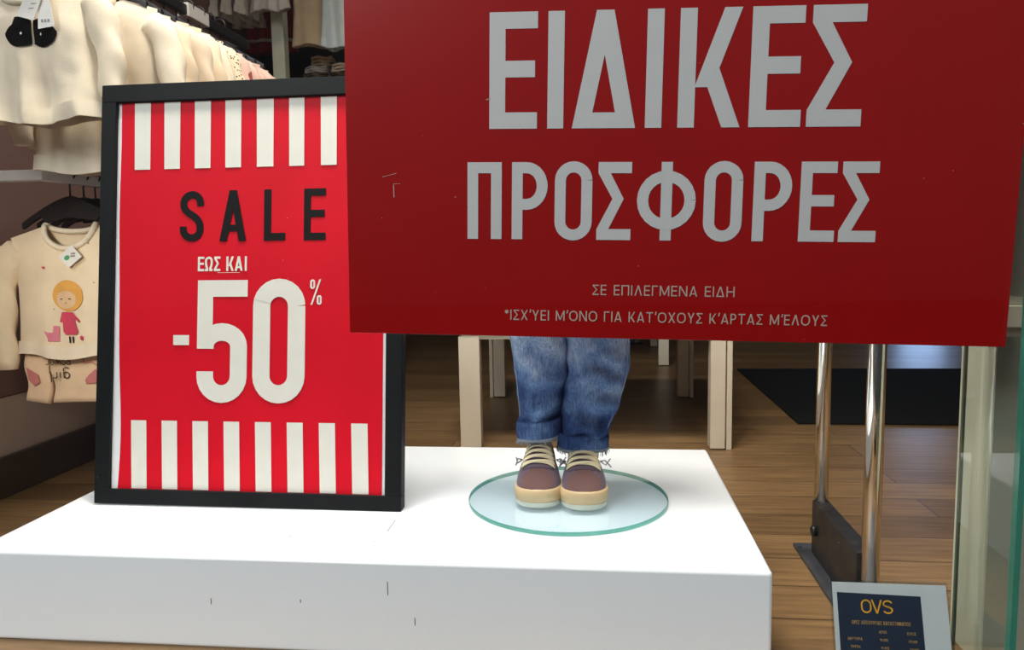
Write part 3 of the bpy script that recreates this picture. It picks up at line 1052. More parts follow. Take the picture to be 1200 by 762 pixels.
# plain upper body behind the sign
b = MB()
prof = [(.53, .098, .068), (.60, .092, .066), (.68, .100, .070), (.75, .112, .068), (.79, .105, .058), (.812, .060, .044), (.825, .034, .034), (.87, .030, .032), (.874, .018, .018)]
b.loft([[(-.056 - DX + hx * math.cos(a), .006 + hy * math.sin(a), z) for a in [2 * PI * j / 36 for j in range(36)]] for z, hx, hy in prof])
bd = b.build('body', MT['mannequin'], man, smooth=True)
b = MB()
prof = [(.475, .126, .088), (.53, .122, .086), (.60, .112, .080), (.68, .112, .080), (.75, .122, .078), (.790, .112, .066), (.812, .072, .052), (.822, .045, .042)]
b.loft([[(-.056 - DX + hx * math.cos(a), .006 + hy * math.sin(a), z) for a in [2 * PI * j / 40 for j in range(40)]] for z, hx, hy in prof], cap0=False, cap1=False)
for sg in (-1, 1):
    xs = -.056 - DX
    b.tube([(xs + sg * .085, .006, .782), (xs + sg * .125, .006, .76), (xs + sg * .150, .004, .70), (xs + sg * .160, -.004, .60), (xs + sg * .158, -.02, .50)], [.034, .040, .038, .033, .028], 16)
b.build('sweater', MT['grey_knit'], man, smooth=True)
for sg in (-1, 1):
    b = MB()
    xs = -.056 - DX + sg * .157
    b.tube([(xs, -.021, .505), (xs, -.026, .47), (xs, -.030, .44)], [.016, .019, .014], 12)
    for k in range(4):
        yy = -.044 + .010 * k
        b.tube([(xs, yy, .447), (xs - sg * .002, yy - .003, .42), (xs - sg * .007, yy - .003, .400 + .005 * abs(k - 1.4))], [.0055, .005, .0035], 8)
    b.tube([(xs, -.042, .475), (xs - sg * .010, -.053, .455), (xs - sg * .012, -.056, .432)], [.006, .0055, .004], 8)
    b.build('hand', MT['mannequin'], man, smooth=True)

# ================================================================== SECURITY GATE
gate = thing('security_gate', (.452, 1.41, 0), 'chrome tube anti-theft gate with black base box on the wooden floor', 'security gate')
b = MB(); b.box(-.040, -.20, 0, .060, .19, .008); b.build('floor_plate', MT['plate'], gate, bevel=.001)
b = MB(); b.box(-.0155, -.122, .008, .0155, .1445, .117); b.build('base_box', MT['base_black'], gate, bevel=.0015)
for k, (y, z0) in enumerate(((-.140, .008), (.140, .1165))):
    b = MB()
    b.tube([(0, y, z0), (0, y, .6), (0, y, 1.50)], .0142 if k == 0 else .0135, 24)
    b.build('pole', MT['chrome'], gate, smooth=True)
b = MB()
b.tube([(0, -.140, 1.50)] + [(0, -.140 * math.cos(R(180 * i / 12)), 1.50 + .10 * math.sin(R(180 * i / 12))) for i in range(13)] + [(0, .140, 1.50)], .0138, 20)
b.build('top_arch', MT['chrome'], gate, smooth=True)
b = MB()
b.loft([[(x, r_ * math.cos(2 * PI * i / 20), r_ * math.sin(2 * PI * i / 20)) for i in range(20)] for x, r_ in ((-.0155, .011), (-.022, .011), (-.024, .009), (-.024, .005), (-.021, .004))])
b.build('knob', MT['base_black'], gate, smooth=True, loc=(0, .118, .062))
b = MB()
b.loft([[(-.033 + .004 * math.cos(2 * PI * i / 14), .165 + .004 * math.sin(2 * PI * i / 14), z) for i in range(14)] for z in (.008, .0100)])
b.build('floor_bolt', MT['base_black'], gate, smooth=True)

# ================================================================== OPENING HOURS SIGN
hs = thing('hours_sign', (.3315, 1.035, 0.0), 'opening hours card with navy panel in a clear stand inside the window', 'sign', rot=(-.3212, 0, -.0177))
HW, HH = .1585, .1667
b = MB(); b.box(0, 0, 0, HW, .0016, HH); b.box(0, .0042, 0, HW, .0058, HH); b.box(0, .0016, HH - .002, HW, .0042, HH)
b.build('clear_holder', MT['perspex'], hs)
b = MB(); b.box(.0028, .0020, .001, HW - .002, .0030, HH - .0035)
b.build('paper', MT['paper'], hs)
b = MB(); b.poly([(.0089, 0.004), (.1222, 0.004), (.1215, .1474), (.0087, .1494)], .00185)
b.build('navy_panel', MT['navy'], hs, fixn=False)
b = MB()
hz = lambda py: HH - (py - 681) / 782
hx = lambda px: (px - 972.5) / 136 * HW
for ch, x0, x1 in (('O', 332, 418), ('V', 416, 506), ('S', 510, 592)):
    put_glyph(b, ch, hx(960 + x0 / 7.06), hz(715.7), hx(960 + x1 / 7.06), hz(701.2), .0021, .0017)
b.build('logo_lettering', MT['gold'], hs, fixn=False)
b = MB()
put_text(b, 'ΩΡΕΣ ΛΕΙΤΟΥΡΓΙΑΣ ΚΑΤΑΣΤΗΜΑΤΟΣ', hx(995), hx(1062.7), hz(727.5), .0050, .0008, .0017, mi=0)
for i, (d, a, e) in enumerate((('', 'ΑΠΟ', 'ΕΩΣ'), ('ΔΕΥΤΕΡΑ', '9:00', '17:00'), ('ΤΡΙΤΗ', '9:00', '21:00'), ('ΤΕΤΑΡΤΗ', '9:00', '17:00'))):
    zb = hz(736 + 6.6 * i + (1.6 * i if i else 0))
    if d:
        c0 = 997.5; l = 17 if len(d) > 5 else 11
        put_text(b, d, hx(c0 - l / 2), hx(c0 + l / 2), zb, .0036, .0007, .0017)
    put_text(b, a, hx(1025.5 + i * .7), hx(1034.5 + i * .7), zb - .0004, .0036, .0007, .0017)
    put_text(b, e, hx(1058 + i * .7), hx(1068 + i * .7), zb - .0010, .0036, .0007, .0017)
b.build('timetable_lettering', MT['gold_dim'], hs, fixn=False)

# ================================================================== DOORMAT
b = MB(); b.box(.703, 2.70, 0, 2.25, 3.86, .008)
tag(b.build('door_mat', MT['mat_black'], bevel=.003), 'large black door mat on the wooden floor behind the gate', 'mat')

# ================================================================== DISPLAY TABLES


def table(loc, rz, w, d, h, label, legw=.044):
    t = thing('display_table', loc, label, 'table', rot=(0, 0, rz))
    b = MB(); b.box(-w / 2 - .01, -.012, h - .045, w / 2 + .01, d + .012, h); b.build('tabletop', MT['cream'], t, bevel=.003)
    b = MB(); b.box(-w / 2 + .01, .006, h - .075, w / 2 - .01, .03, h - .045)
    b.box(-w / 2 + .01, d - .03, h - .075, w / 2 - .01, d - .006, h - .045)
    b.box(-w / 2 + .006, .03, h - .075, -w / 2 + .03, d - .03, h - .045)
    b.box(w / 2 - .03, .03, h - .075, w / 2 - .006, d - .03, h - .045)
    b.build('apron', MT['cream'], t)
    return t


def legs(t, spec):
    """each leg: a broad face board and a narrow edge strip parted by a shadow gap"""
    for (x0, x1, s0, s1, y0, y1, h) in spec:
        b = MB()
        b.box(x0, y0, 0.004, x1, y1, h)
        if s1 > s0:
            b.box(s0, y0 + .004, 0, s1, y1 + .012, h)
            b.box(min(x1, s1) - .001, y0 + .016, .03, max(x0, s0) + .001, y1 - .002, h)
        b.build('leg', MT['cream'], t, bevel=.0012)


tA = table((-.006, 2.345, 0), R(1.0), .85, .86, .425, 'low cream display table whose legs show behind the mannequin')
legs(tA, [(-.423, -.357, 0, 0, 0, .05, .36), (.357, .402, .407, .423, 0, .05, .36),
          (-.408, -.362, -.427, -.413, .81, .86, .36), (.358, .402, .407, .423, .81, .86, .36)])
tB = table((-.02, 3.985, 0), 0, .80, .80, .425, 'second cream display table deeper in the dark shop')
legs(tB, [(-.40, -.348, 0, 0, 0, .05, .36), (.348, .40, 0, 0, 0, .05, .36), (-.40, -.348, 0, 0, .75, .80, .36), (.36, .40, 0, 0, .75, .80, .36)])
st = thing('display_stand', (.251, 4.46 + .62, 0), 'thin pale display stand with a round foot deep in the shop', 'stand')
st.location = (.262, 4.86, 0)
b = MB(); b.loft([[(.045 * k * math.cos(2 * PI * i / 28), .045 * k * math.sin(2 * PI * i / 28), z) for i in range(28)] for k, z in ((1, 0), (1, .006), (.5, .012))])
b.build('round_foot', MT['plate'], st, smooth=False)
b = MB(); b.tube([(0, 0, .010), (0, 0, 1.2)], .013, 14); b.build('pole', MT['blue_white'], st, smooth=True)
b = MB(); b.tube([(-.2, 0, 1.2), (.2, 0, 1.2)], .012, 12); b.build('cross_bar', MT['rail'], st, smooth=True)

# ================================================================== GARMENTS
UX, LX = -1.085, -1.272           # upper and lower hanging rails


class Top:
    """a hung children's top: front and back sheets, sleeves; local origin at the shoulder-neck line, front faces -y"""

    def __init__(s, hw=.145, length=.34, nw=.055, nd=.055, depth=.030, slope=.30, seed=0, flare=.10, sleeve=.26, srad=.036, foldamp=.006):
        s.__dict__.update(locals())

    def w(s, z):
        k = max(0, min(1, -z / s.length))
        return s.hw * (1 - .06 * math.sin(PI * k) + s.flare * k * k)

    def ztop(s, x):
        a = abs(x)
        if a < s.nw:
            return None
        return -s.slope * (a - s.nw)

    def yf(s, x, z):
        zt = -s.slope * max(0, abs(x) - s.nw)
        k = max(0, min(1, (zt - z) / .09))
        u = min(1, abs(x) / s.w(z))
        base = s.depth * math.sqrt(k) * (1 - u ** 3) ** .6
        kk = max(0, min(1, -z / s.length))
        f = s.foldamp * kk * (math.sin(x * 62 + s.seed * 2.1 + 4 * z) + .6 * math.sin(x * 105 + s.seed)) * (1 - u ** 4)
        f += s.foldamp * .9 * noise.noise(Vector((x * 14 + s.seed * 3, z * 11, s.seed)))* k
        f += s.foldamp * .35 * k * noise.noise(Vector((x * 34 + z * 18, z * 26 - x * 20, s.seed * 2.0)))
        return -(base + f)

    def sheets(s, mb, nu=30, nv=18, mi=0):
        for side in (0, 1):
            g = []
            for i in range(nu + 1):
                u = -1 + 2 * i / nu
                x0 = u * s.hw
                nd = s.nd if side == 0 else s.nd * .28
                if abs(x0) < s.nw:
                    zt = -nd * math.sqrt(max(0, 1 - (x0 / s.nw) ** 2))
                else:
                    zt = -s.slope * (abs(x0) - s.nw)
                zb = -s.length - .006 * math.sin(u * 5 + s.seed) - .004 * (1 - u * u)
                col = []
                for j in range(nv + 1):
                    z = zt + (zb - zt) * j / nv
                    x = u * s.w(z) if j else x0
                    y = s.yf(x, z)
                    if side:
                        y = -y * .7 + .001
                    if abs(u) > .999:
                        y = 0
                    col.append((x, y, z))
                g.append(col)
            v = [p for c_ in g for p in c_]
            mb.add(v, [(i * (nv + 1) + j, i * (nv + 1) + j + 1, (i + 1) * (nv + 1) + j + 1, (i + 1) * (nv + 1) + j) for i in range(nu) for j in range(nv)], mi)

    def arm(s, mb, sg, out=.05, mi=0):
        sh = Vector((sg * (s.hw - .018), 0, -s.slope * (s.hw - s.nw) - .028))
        p = [sh, sh + Vector((sg * out * .55, -.002, -.025)), sh + Vector((sg * out * .9, -.008, -.09)), sh + Vector((sg * out, -.012, -s.sleeve * .7)), sh + Vector((sg * out * .95, -.016, -s.sleeve))]
        pts = []
        for i in range(len(p) - 1):
            for k in range(4):
                pts.append(p[i].lerp(p[i + 1], k / 4))
        pts.append(p[-1])
        n = len(pts)
        rad = []
        for i in range(n):
            k = i / (n - 1)
            rad.append(s.srad * (1 - .30 * k) * min(1, .74 + 1.2 * k) * (1 + .03 * math.sin(i * 1.3 + s.seed)))
        o0 = len(mb.v)
        mb.tube(pts, rad, 16, mi)
        for i in range(o0, len(mb.v)):      # sleeves hang flat
            x, y, z = mb.v[i]
            mb.v[i] = (x + .004 * math.sin(z * 60 + s.seed + y * 90), y * .62, z)

    def collar(s, mb, t=.007):
        pts = []
        for i in range(25):
            a = PI * i / 24
            x = -s.nw * math.cos(a)
            z = -s.nd * math.sin(a)
            pts.append((x, s.yf(x, z - .002) - .001, z))
        for i in range(1, 16):
            a = PI * i / 15
            x = s.nw * math.cos(a)
            z = -s.nd * .28 * math.sin(a)
            pts.append((x, -s.yf(x, z) * .7 + .001, z))
        mb.tube(pts + [pts[0]], t, 8)

    def hem(s, mb, h=.030, o=.003):
        rows = []
        n = 40
        for dz in (h, h * .5, 0, -.002):
            ring = []
            for side in (0, 1):
                for i in range(n):
                    u = (-1 + 2 * i / n) * (1 if side == 0 else -1)
                    z = -s.length - .006 * math.sin(u * 5 + s.seed) - .004 * (1 - u * u) + dz
                    x = u * (s.w(z) + o)
                    y = s.yf(u * s.w(z), z) - o
                    if side:
                        y = -s.yf(u * s.w(z), z) * .7 + o
                    if abs(u) > .999:
                        y = 0
                    ring.append((x, y, z))
            rows.append(ring)
        mb.loft(rows, cap0=False, cap1=False)


def build_top(name, T, m, loc, label, cat, group=None, rz=0.0, sleeves=True, hem=True, mt_trim=None):
    t = thing(name, loc, label, cat, group, rot=(0, 0, rz))
    b = MB(); T.sheets(b)
    b.build('body', m, t, smooth=True, fixn=False)
    if sleeves:
        for sg in (-1, 1):
            b = MB(); T.arm(b, sg); b.build('sleeve', m, t, smooth=True)
    b = MB(); T.collar(b); b.build('collar', mt_trim or m, t, smooth=True)
    if hem:
        b = MB(); T.hem(b); b.build('hem_band', mt_trim or m, t, smooth=True, fixn=False)
    return t


def flat_on(T, mb, pts, off=.0012, mi=0):
    """a printed patch laid on the front sheet: triangle fan following the cloth"""
    c_ = (sum(p[0] for p in pts) / len(pts), sum(p[1] for p in pts) / len(pts))
    rings = []
    for k in (1.0, .66, .33):
        rings.append([(c_[0] + (p[0] - c_[0]) * k, c_[1] + (p[1] - c_[1]) * k) for p in pts])
    P = lambda q: (q[0], T.yf(q[0], q[1]) - off, q[1])
    mb.loft([[P(q) for q in r_] for r_ in rings], cap0=False, cap1=True, mi=mi)


def hanger(loc, label, group):
    t = thing('clothes_hanger', loc, label, 'hanger', group)
    b = MB()
    pts = [(.0, 0, -.060), (0, 0, -.030), (.004, 0, -.016)] + [(.017 * math.cos(R(a)), 0, .002 + .017 * math.sin(R(a))) for a in range(-50, 200, 25)]
    b.tube(pts, .0022, 8)
    b.build('hook', MT['black_plastic'], t, smooth=True)
    b = MB()
    prof = []
    for i in range(21):
        u = -1 + 2 * i / 20
        x = u * .130
        zt = -.052 - .062 * abs(u) ** 1.35
        zb = -.118 - .010 * abs(u) + (.018 * (1 - abs(u) ** 2) if abs(u) < 1 else 0) * -.2
        if abs(u) > .55:
            zb = zt - .018
        else:
            zb = min(zb, zt - .018) if abs(u) > .5 else -.105 - .02 * abs(u)
        th = .009 * (1 - .4 * abs(u))
        prof.append([(x, -th, zt - .003), (x, 0, zt), (x, th, zt - .003), (x, th, zb), (x, -th, zb)])
    b.loft(prof)
    b.build('arms', MT['black_plastic'], t, smooth=False, bevel=.001)
    return t


# --- rails on the left wall
def rail(name, x, z, y0, y1, label, bar='rail'):
    t = thing(name, (WX, y0, z), label, 'rail')
    b = MB(); b.box(.002, -.012, -.013, x - WX + .012, .012, .013); b.build('front_arm', MT['rail'], t, bevel=.004)
    b = MB(); b.box(x - WX - .012, .012, -.013, x - WX + .012, y1 - y0, .013); hb = b.build('hanging_bar', MT[bar], t, bevel=.003)
    if bar != 'rail':
        hb['label'] = 'black hanging bar'
        b = MB(); b.box(x - WX - .017, .66, -.018, x - WX + .017, .77, .018); b.build('bar_joint', MT['rail'], t, bevel=.002)
    b = MB(); b.box(.002, y1 - y0, -.013, x - WX + .012, y1 - y0 + .024, .013); b.build('rear_arm', MT[bar], t, bevel=.004)
    b = MB(); b.tube([(x - WX, 0, .012), (x - WX, 0, .026)], .0045, 10); b.build('stop_peg', MT['rail'], t, smooth=True)
    return t


rail('garment_rail', LX, .823, 1.655, 2.70, 'lower white garment rail on the dark left wall')
rail('garment_rail', UX, 1.282, 1.33, 2.34, 'upper black and white garment rail above the row of cream tops', 'black_plastic')

# --- upper rail: the heart-eyed top in front, then cream, dotted and pink tops
T0 = Top(hw=.146, length=.292, seed=1, flare=.10, sleeve=.20, nd=.060, nw=.060, foldamp=.011, depth=.034)
ft = build_top('baby_top', T0, MT['cream_cloth'], (-1.163, 1.52, 1.212), 'cream baby top with two black heart patches at the front of the upper rail', 'top', sleeves=True)


def heart(cx, cz, w, h, ang=0.0, n=36):
    o = []
    for i in range(n):
        a = 2 * PI * i / n
        x = 16 * math.sin(a) ** 3 / 32 * w
        z = (13 * math.cos(a) - 5 * math.cos(2 * a) - 2 * math.cos(3 * a) - math.cos(4 * a) + 2.5) / 29 * h
        o.append((cx + x * math.cos(ang) - z * math.sin(ang), cz + x * math.sin(ang) + z * math.cos(ang)))
    return o


def ellipse(cx, cz, rx, rz_, n=28, ang=0.0):
    return [(cx + rx * math.cos(2 * PI * i / n) * math.cos(ang) - rz_ * math.sin(2 * PI * i / n) * math.sin(ang),
             cz + rx * math.cos(2 * PI * i / n) * math.sin(ang) + rz_ * math.sin(2 * PI * i / n) * math.cos(ang)) for i in range(n)]


def eye(cx, sg):
    # rounded patch with one straight inner side
    base = ellipse(0, 0, .0345, .0300)
    o = []
    for x, z in base:
        x2 = max(-.0335, min(.0215, x)) if sg < 0 else max(-.0215, min(.0335, x))
        z2 = z - (.012 if (x * sg > .010 and z > .006) else 0)
        o.append((cx + x2, -.120 + z2))
    return o


b = MB(); flat_on(T0, b, eye(.004, -1), .0025); flat_on(T0, b, eye(.050, 1), .0025)
b.build('eye_patch', MT['black_ink'], ft, fixn=False)
for cx in (.010, .044):
    b = MB()
    flat_on(T0, b, ellipse(cx, -.124, .0017, .0028, 8), .0045)
    b.build('eye_glint', MT['tag'], ft, fixn=False)


def paper_tag(parent, pts, off, name='price_tag', mi=None):
    b = MB()
    v = [(p[0], off, p[1]) for p in pts] + [(p[0], off + .0006, p[1]) for p in pts]
    n = len(pts)
    b.add(v, [tuple(range(n)), tuple(range(2 * n - 1, n - 1, -1))] + [(i, (i + 1) % n, (i + 1) % n + n, i + n) for i in range(n)])
    return b.build(name, MT['tag'], parent)


tg = paper_tag(ft, [(.008, -.092), (.044, -.102), (.076, -.040), (.044, -.030)], -.050)
b = MB()
for k in range(4):
    b.poly(diag(.034 + .006 * k, -.080 + .009 * k, .038 + .006 * k, -.078 + .009 * k, .012), -.0506)
b.build('tag_print', MT['grey_ink'], tg, fixn=False)
tg = paper_tag(ft, [(.050, -.118), (.086, -.114), (.078, -.056), (.054, -.062)], -.046)
b = MB()
for k in range(3):
    b.poly(rect(.058 + .007 * k, -.106, .063 + .007 * k, -.100), -.0466)
b.build('tag_print', MT['grey_ink'], tg, fixn=False)

ords = ['second', 'third', 'fourth', 'fifth', 'sixth', 'seventh', 'eighth', 'ninth', 'tenth', 'eleventh', 'twelfth', 'thirteenth', 'fourteenth', 'fifteenth']
ys = [1.605, 1.663, 1.721, 1.779, 1.837]
proto = None
protos = []
for k, mm in enumerate(('cream_cloth', 'cream_cloth_b', 'cream_cloth_c')):
    T = Top(hw=.150 + .003 * k, length=.365 - .012 * k, seed=3 + k * 2, flare=.12, sleeve=.25, foldamp=.006, depth=.024)
    protos.append(build_top('cream_top', T, MT[mm], (UX, ys[k], 1.196), '', 'top', 'cream tops on the upper rail', sleeves=True))
for i, y in enumerate(ys):
    o = protos[i] if i < 3 else copy_tree(protos[(i * 2 + 1) % 3])
    o.location = (UX + random.uniform(-.006, .008), y, 1.196 + random.uniform(-.006, .006))
    o.rotation_euler.z = random.uniform(-.03, .01)
    o['label'] = 'plain cream top, %s garment from the front of the upper rail' % ords[i]
Td = Top(hw=.150, length=.34, seed=11, flare=.1, sleeve=.25, foldamp=.006, depth=.024)
build_top('dotted_top', Td, MT['dotted'], (UX + .004, 1.896, 1.196), 'cream top with dark brown speckles between cream and pink tops', 'top')
Tp = Top(hw=.148, length=.33, seed=12, flare=.1, sleeve=.25, foldamp=.0035, depth=.022)
build_top('pink_top', Tp, MT['pink_mark'], (UX + .002, 1.955, 1.194), 'dusty pink top with dark red marks just behind the speckled top', 'top')
Tp2 = Top(hw=.148, length=.33, seed=15, flare=.1, sleeve=.25, foldamp=.0035, depth=.022)
p2 = build_top('pink_top', Tp2, MT['pink'], (UX, 2.014, 1.192), '', 'top', 'plain pink tops on the upper rail')
for i, y in enumerate((2.014, 2.073, 2.132, 2.191)):
    o = p2 if i == 0 else copy_tree(p2)
    o.location = (UX + random.uniform(-.006, .008), y, 1.192 + random.uniform(-.006, .004))
    o.rotation_euler.z = random.uniform(-.03, .01)
    o['label'] = 'plain pink top, %s behind the speckled top on the upper rail' % ords[i]

hg = hanger((UX, 1.52, 1.295), '', 'black hangers on the upper rail')
allu = [1.52] + ys + [1.896, 1.955, 2.014, 2.073, 2.132, 2.191]
words = ['the heart patch top'] + ['the %s garment' % ords[i] for i in range(5)] + ['the speckled top', 'the red marked pink top', 'the second pink top', 'the third pink top', 'the fourth pink top', 'the last pink top']
for i, y in enumerate(allu):
    o = hg if i == 0 else copy_tree(hg)
    o.location = (UX if i else -1.163, y + .002, 1.295)
    o['label'] = 'black hanger holding %s on the upper rail' % words[i]

# --- lower rail: sweatshirt with printed girl, leggings under it, hangers
TS = Top(hw=.165, length=.318, nw=.066, nd=.058, depth=.030, slope=.30, seed=21, flare=.0, sleeve=.30, srad=.040, foldamp=.003)
SXW = (-1.2745, 1.75, .712)
sw = build_top('sweatshirt', TS, MT['sweat'], SXW, 'cream sweatshirt printed with a blonde girl in a pink dress', 'sweatshirt', mt_trim=MT['cream_cloth'])
b = MB()
flat_on(TS, b, [(x, z) for x, z in ellipse(-.002, -.172, .0400, .0380)], .0022)
b.build('hair_print', MT['yellow'], sw, fixn=False)
b = MB(); flat_on(TS, b, ellipse(-.006, -.182, .026, .022), .0032); b.build('face_print', MT['skin_print'], sw, fixn=False)
b = MB()
for cx in (-.018, .004):
    flat_on(TS, b, ellipse(cx, -.180, .0036, .0012, 8), .0042)
flat_on(TS, b, ellipse(-.007, -.190, .002, .0009, 8), .0042)
b.build('face_line_print', MT['black_ink'], sw, fixn=False)
for x in (-.006, .002):
    b = MB(); flat_on(TS, b, rect(x, -.288, x + .0036, -.272), .0030); b.build('boot_print', MT['black_ink'], sw, fixn=False)
b = MB()
flat_on(TS, b, [(-.020, -.212), (.008, -.212), (.018, -.262), (.012, -.268), (-.014, -.268), (-.020, -.260)], .0030)
flat_on(TS, b, [(-.020, -.213), (-.028, -.236), (-.022, -.238), (-.014, -.222)], .0032)
flat_on(TS, b, [(.008, -.213), (.026, -.234), (.021, -.238), (.006, -.222)], .0032)
b.build('dress_print', MT['pink_print'], sw, fixn=False)
b = MB()
flat_on(TS, b, [(-.060, -.284), (-.032, -.284), (-.030, -.246), (-.044, -.246), (-.046, -.262), (-.060, -.262)], .0028)
flat_on(TS, b, [(-.070, -.258), (-.060, -.276), (-.052, -.264)], .0028)
b.build('castle_print', MT['pink_print_l'], sw, fixn=False)
b = MB(); flat_on(TS, b, ellipse(.026, -.276, .005, .006, 10), .0028); b.build('flower_print', MT['pink_print'], sw, fixn=False)
b = MB(); flat_on(TS, b, heart(-.060, -.104, .008, .008), .0026)
b.build('heart_print', MT['pink_print'], sw, fixn=False)
tg = paper_tag(sw, [(-.012, -.078), (.014, -.104), (.050, -.078), (.026, -.050)], -.042)
b = MB(); b.poly(ellipse(.012, -.080, .0075, .0055, 20, .5), -.0426); b.build('tag_logo', MT['green'], tg, fixn=False)
b = MB(); b.poly(ellipse(.0122, -.080, .0030, .0016, 14, .5), -.0430)
b.poly(diag(.020, -.078, .022, -.074, .012), -.0426); b.poly(diag(.022, -.072, .024, -.068, .012), -.0426)
b.build('tag_print', MT['grey_ink'], tg, fixn=False)

lg = thing('leggings', (-1.2745, 1.757, .44), 'peach cream leggings with dusty pink hearts hanging under the sweatshirt', 'leggings')


def legging_panel(x0, x1, z0, z1, name):
    b = MB()
    rows = []
    for i in range(13):
        z = z1 + (z0 - z1) * i / 12
        ring = []
        k = .004 * math.sin(i * .9)
        for j in range(24):
            a = 2 * PI * j / 24
            ring.append(((x0 + x1) / 2 + k + (x1 - x0) / 2 * math.copysign(abs(math.cos(a)) ** .5, math.cos(a)), .012 * math.sin(a) - .002 * math.sin(j + i * .5), z + .006 * math.cos(a) * (i / 12) * (-1 if x0 < -.1 else .7)))
        rows.append(ring)
    b.loft(rows)
    return b.build(name, MT['legging'], lg, smooth=True)


la = legging_panel(-.158, -.092, -.170, -.02, 'leg')
lb = legging_panel(-.088, .150, -.168, -.02, 'leg')


def word(mb, s, x, z, h, y, t=.0018):
    """handwritten lower-case letters drawn upside down, as the cloth hangs folded over"""
    G = {'g': [arc(.3, .3, .28, .3, 0, 360, 14), [(.58, .6), (.58, -.25)] + arc(.3, -.25, .28, .2, 0, -150, 8)], 'i': [[(.2, 0), (.2, .6)], [(.18, .8), (.24, .86)]],
         'r': [[(.15, 0), (.15, .6)], arc(.38, .36, .23, .24, 170, 40, 8)], 'l': [[(.15, 1.0), (.17, .1), (.32, 0)]], 'p': [[(.1, .6), (.1, -.35)], arc(.35, .3, .26, .3, 180, -180, 14)],
         'o': [arc(.3, .3, .28, .3, 0, 360, 14)], 'w': [[(0, .6), (.18, 0), (.35, .45), (.52, 0), (.7, .6)]], 'e': [[(.05, .3), (.55, .3)] + arc(.3, .3, .27, .3, 0, 310, 12)]}
    A = {'g': .75, 'i': .4, 'r': .6, 'l': .42, 'p': .75, 'o': .72, 'w': .85, 'e': .7}
    cx = x
    for ch in s:
        for pl_ in G[ch]:
            for q in ribbon([(cx - p[0] * h, z - p[1] * h) for p in pl_], t):
                mb.poly(q, y)
        cx -= A[ch] * h


b = MB(); word(b, 'girl', -.030, -.092, .026, -.0165, .0024); word(b, 'power', -.024, -.062, .019, -.0165, .0018)
b.build('word_print', MT['black_ink'], lb, fixn=False)
b = MB(); b.poly([(.012, -.122), (.070, -.116), (.040, -.084), (.020, -.100), (.010, -.112)], -.0160)
b.build('heart_print', MT['heart_fill'], lb, fixn=False)
b = MB()
for q in ribbon([(.005, -.045), (.012, -.070), (.030, -.066), (.046, -.076), (.052, -.058), (.068, -.046)], .0028):
    b.poly(q, -.0160)
b.build('star_print', MT['heart_fill'], lb, fixn=False)
b = MB(); b.poly([(-.146, -.080), (-.116, -.098), (-.112, -.118), (-.128, -.128), (-.142, -.112)], -.0160)
b.build('heart_print', MT['heart_fill'], la, fixn=False)

hl = hanger((LX, 1.75, .835), 'black hanger holding the printed sweatshirt', 'black hangers on the lower rail')
for i, y in enumerate((1.80, 1.845, 1.89)):
    o = copy_tree(hl)
    o.location = (LX, y, .835)
    o['label'] = 'empty black hanger, %s behind the printed sweatshirt on the lower rail' % ('first', 'second', 'third')[i]

# ================================================================== BACK RACK (upper left, deep)
rk = thing('display_rack', (-1.33, 3.20, 0), 'pale upright rack with a top bar in front of the dark partition', 'rack')
b = MB(); b.box(-.026, 0, 0, .028, .05, 2.02); b.build('post', MT['post_cream'], rk, bevel=.002)
b = MB(); b.box(-.225, .012, 1.94, .36, .038, 1.966); b.build('top_bar', MT['rail'], rk, bevel=.002)
b = MB(); b.box(-.235, .06, 1.36, .36, .38, 1.378); b.build('shelf', MT['wall_black'], rk, bevel=.002)
b = MB(); b.box(-.235, .35, 0, -.19, .39, 2.02); b.build('rear_post', MT['wall_black'], rk)

Tw = Top(hw=.115, length=.28, seed=31, sleeve=.22, foldamp=.007, depth=.022, flare=.25)
wt = build_top('white_top', Tw, MT['white_cloth'], (-1.5, 3.17, 1.90), '', 'top', 'greyish white tops on the back rack', sleeves=False)
wl = ['far left', 'second from the left', 'third from the left', 'fourth from the left', 'fifth from the left', 'nearest the rack post']
for i in range(6):
    o = wt if i == 0 else copy_tree(wt)
    o.location = (-1.690 + .058 * i, 3.225, 1.900 + random.uniform(-.01, .012))
    o.rotation_euler.z = PI / 2
    if i == 5:
        o.location, o.rotation_euler.z, o.scale.x = (-1.325, 3.13, 1.905), 0, .60
    o['label'] = 'greyish white top on the back rack, %s of the six' % wl[i]
Tr = Top(hw=.11, length=.36, seed=35, sleeve=.2, foldamp=.008, flare=.15)
rd = build_top('crimson_top', Tr, MT['red_cloth'], (-1.455, 3.42, 1.895), 'crimson top with a pale band hanging behind the rack post', 'top', sleeves=False, mt_trim=MT['red_cloth'])
b = MB()
for i in range(24):
    x0, x1 = -.112 + .224 * i / 24, -.112 + .224 * (i + 1) / 24
    q = [(x0, Tr.yf(x0, -.318) - .003, -.324), (x1, Tr.yf(x1, -.318) - .003, -.324), (x1, Tr.yf(x1, -.308) - .003, -.310), (x0, Tr.yf(x0, -.308) - .003, -.310)]
    b.add(q, [(0, 1, 2, 3)])
b.build('pale_band', MT['white_cloth'], rd, fixn=False)
Tb = Top(hw=.105, length=.40, seed=38, sleeve=.30, foldamp=.006, flare=.05, srad=.028)
bj = build_top('beige_jacket', Tb, MT['beige_cloth'], (-1.150, 3.20, 1.895), 'beige jacket with a small pocket tab hanging right of the rack post', 'jacket', rz=.1, sleeves=False)
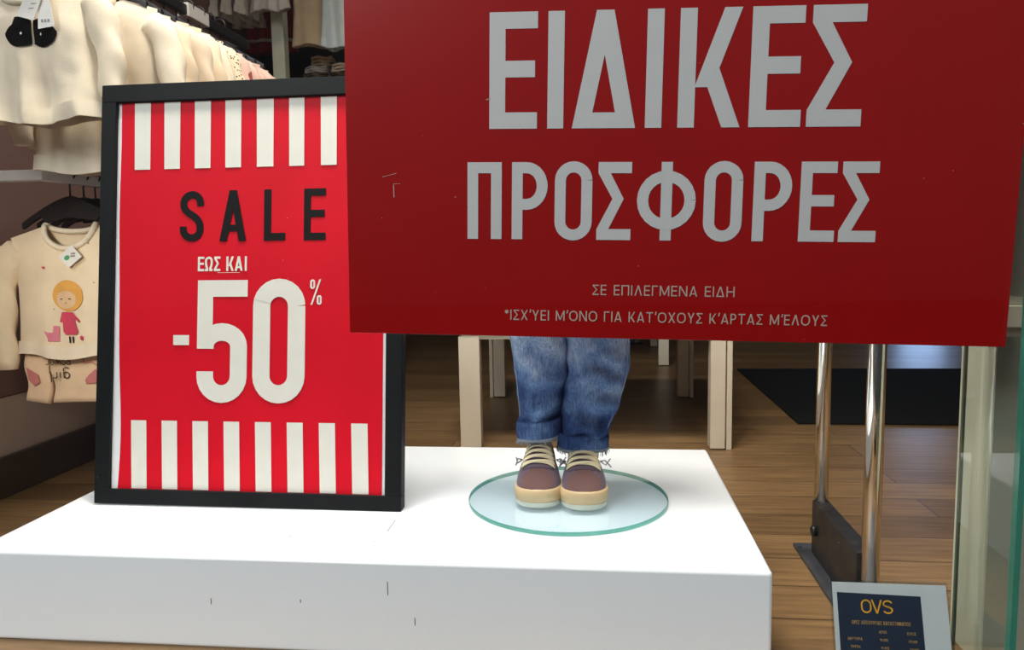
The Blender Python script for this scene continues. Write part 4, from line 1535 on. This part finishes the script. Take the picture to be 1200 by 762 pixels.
b = MB(); flat_on(Tb, b, rect(.026, -.37, .034, -.335), .003); b.build('pocket_tab', MT['brown_cloth'], bj, fixn=False)
Tc = Top(hw=.055, length=.44, seed=41, sleeve=.3, foldamp=.010, flare=.3)
build_top('pale_dress', Tc, MT['blue_white'], (-1.030, 3.10, 1.895), 'cool white dress hanging beside the red sign edge', 'dress', rz=.3, sleeves=False)


def folded(loc, w, d, h, m, label, rz=0):
    """folded garment: soft layered slab with a rounded fold"""
    b = MB()
    L = 3
    for k in range(L):
        z0, z1 = h * k / L, h * (k + 1) / L
        rings = []
        for i in range(9):
            x = -w / 2 + w * i / 8
            ring = []
            for j in range(18):
                a = 2 * PI * j / 18
                yy = d / 2 * math.copysign(abs(math.cos(a)) ** .4, math.cos(a))
                zz = (z0 + z1) / 2 + (z1 - z0) * .52 * math.copysign(abs(math.sin(a)) ** .6, math.sin(a))
                e = 1 - .10 * (abs(i - 4) / 4) ** 4
                ring.append((x, yy * (e - .03 * k) + .004 * math.sin(i + k), zz + .0025 * math.sin(i * 1.2 + k + j * .3)))
            rings.append(ring)
        b.loft(rings)
    o = b.build('folded_garment', m, smooth=True)
    o.location = loc
    o.rotation_euler.z = rz
    return tag(o, label, 'folded clothes', 'folded clothes on the back shelf')


for (x, y, z, w, d, h, mm, l, rz_) in (
        (-1.215, 3.36, 1.379, .10, .16, .026, 'brown_cloth', 'brown folded garment lying on the back shelf right of the post', .1),
        (-1.205, 3.37, 1.4065, .10, .15, .030, 'white_cloth', 'whitish folded garment on top of the brown one on the back shelf', -.05),
        (-1.195, 3.38, 1.4380, .09, .14, .045, 'beige_cloth', 'beige folded garment topmost on the shelf behind the beige jacket', .15),
        (-1.085, 3.35, 1.379, .11, .16, .022, 'brown_cloth', 'dark brown folded garment under the cream one at shelf end', -.1),
        (-1.080, 3.36, 1.4025, .11, .15, .040, 'cream_cloth_c', 'oat folded garment at the right end of the back shelf', .05)):
    folded((x, y, z), w, d, h, MT[mm], l, rz_)
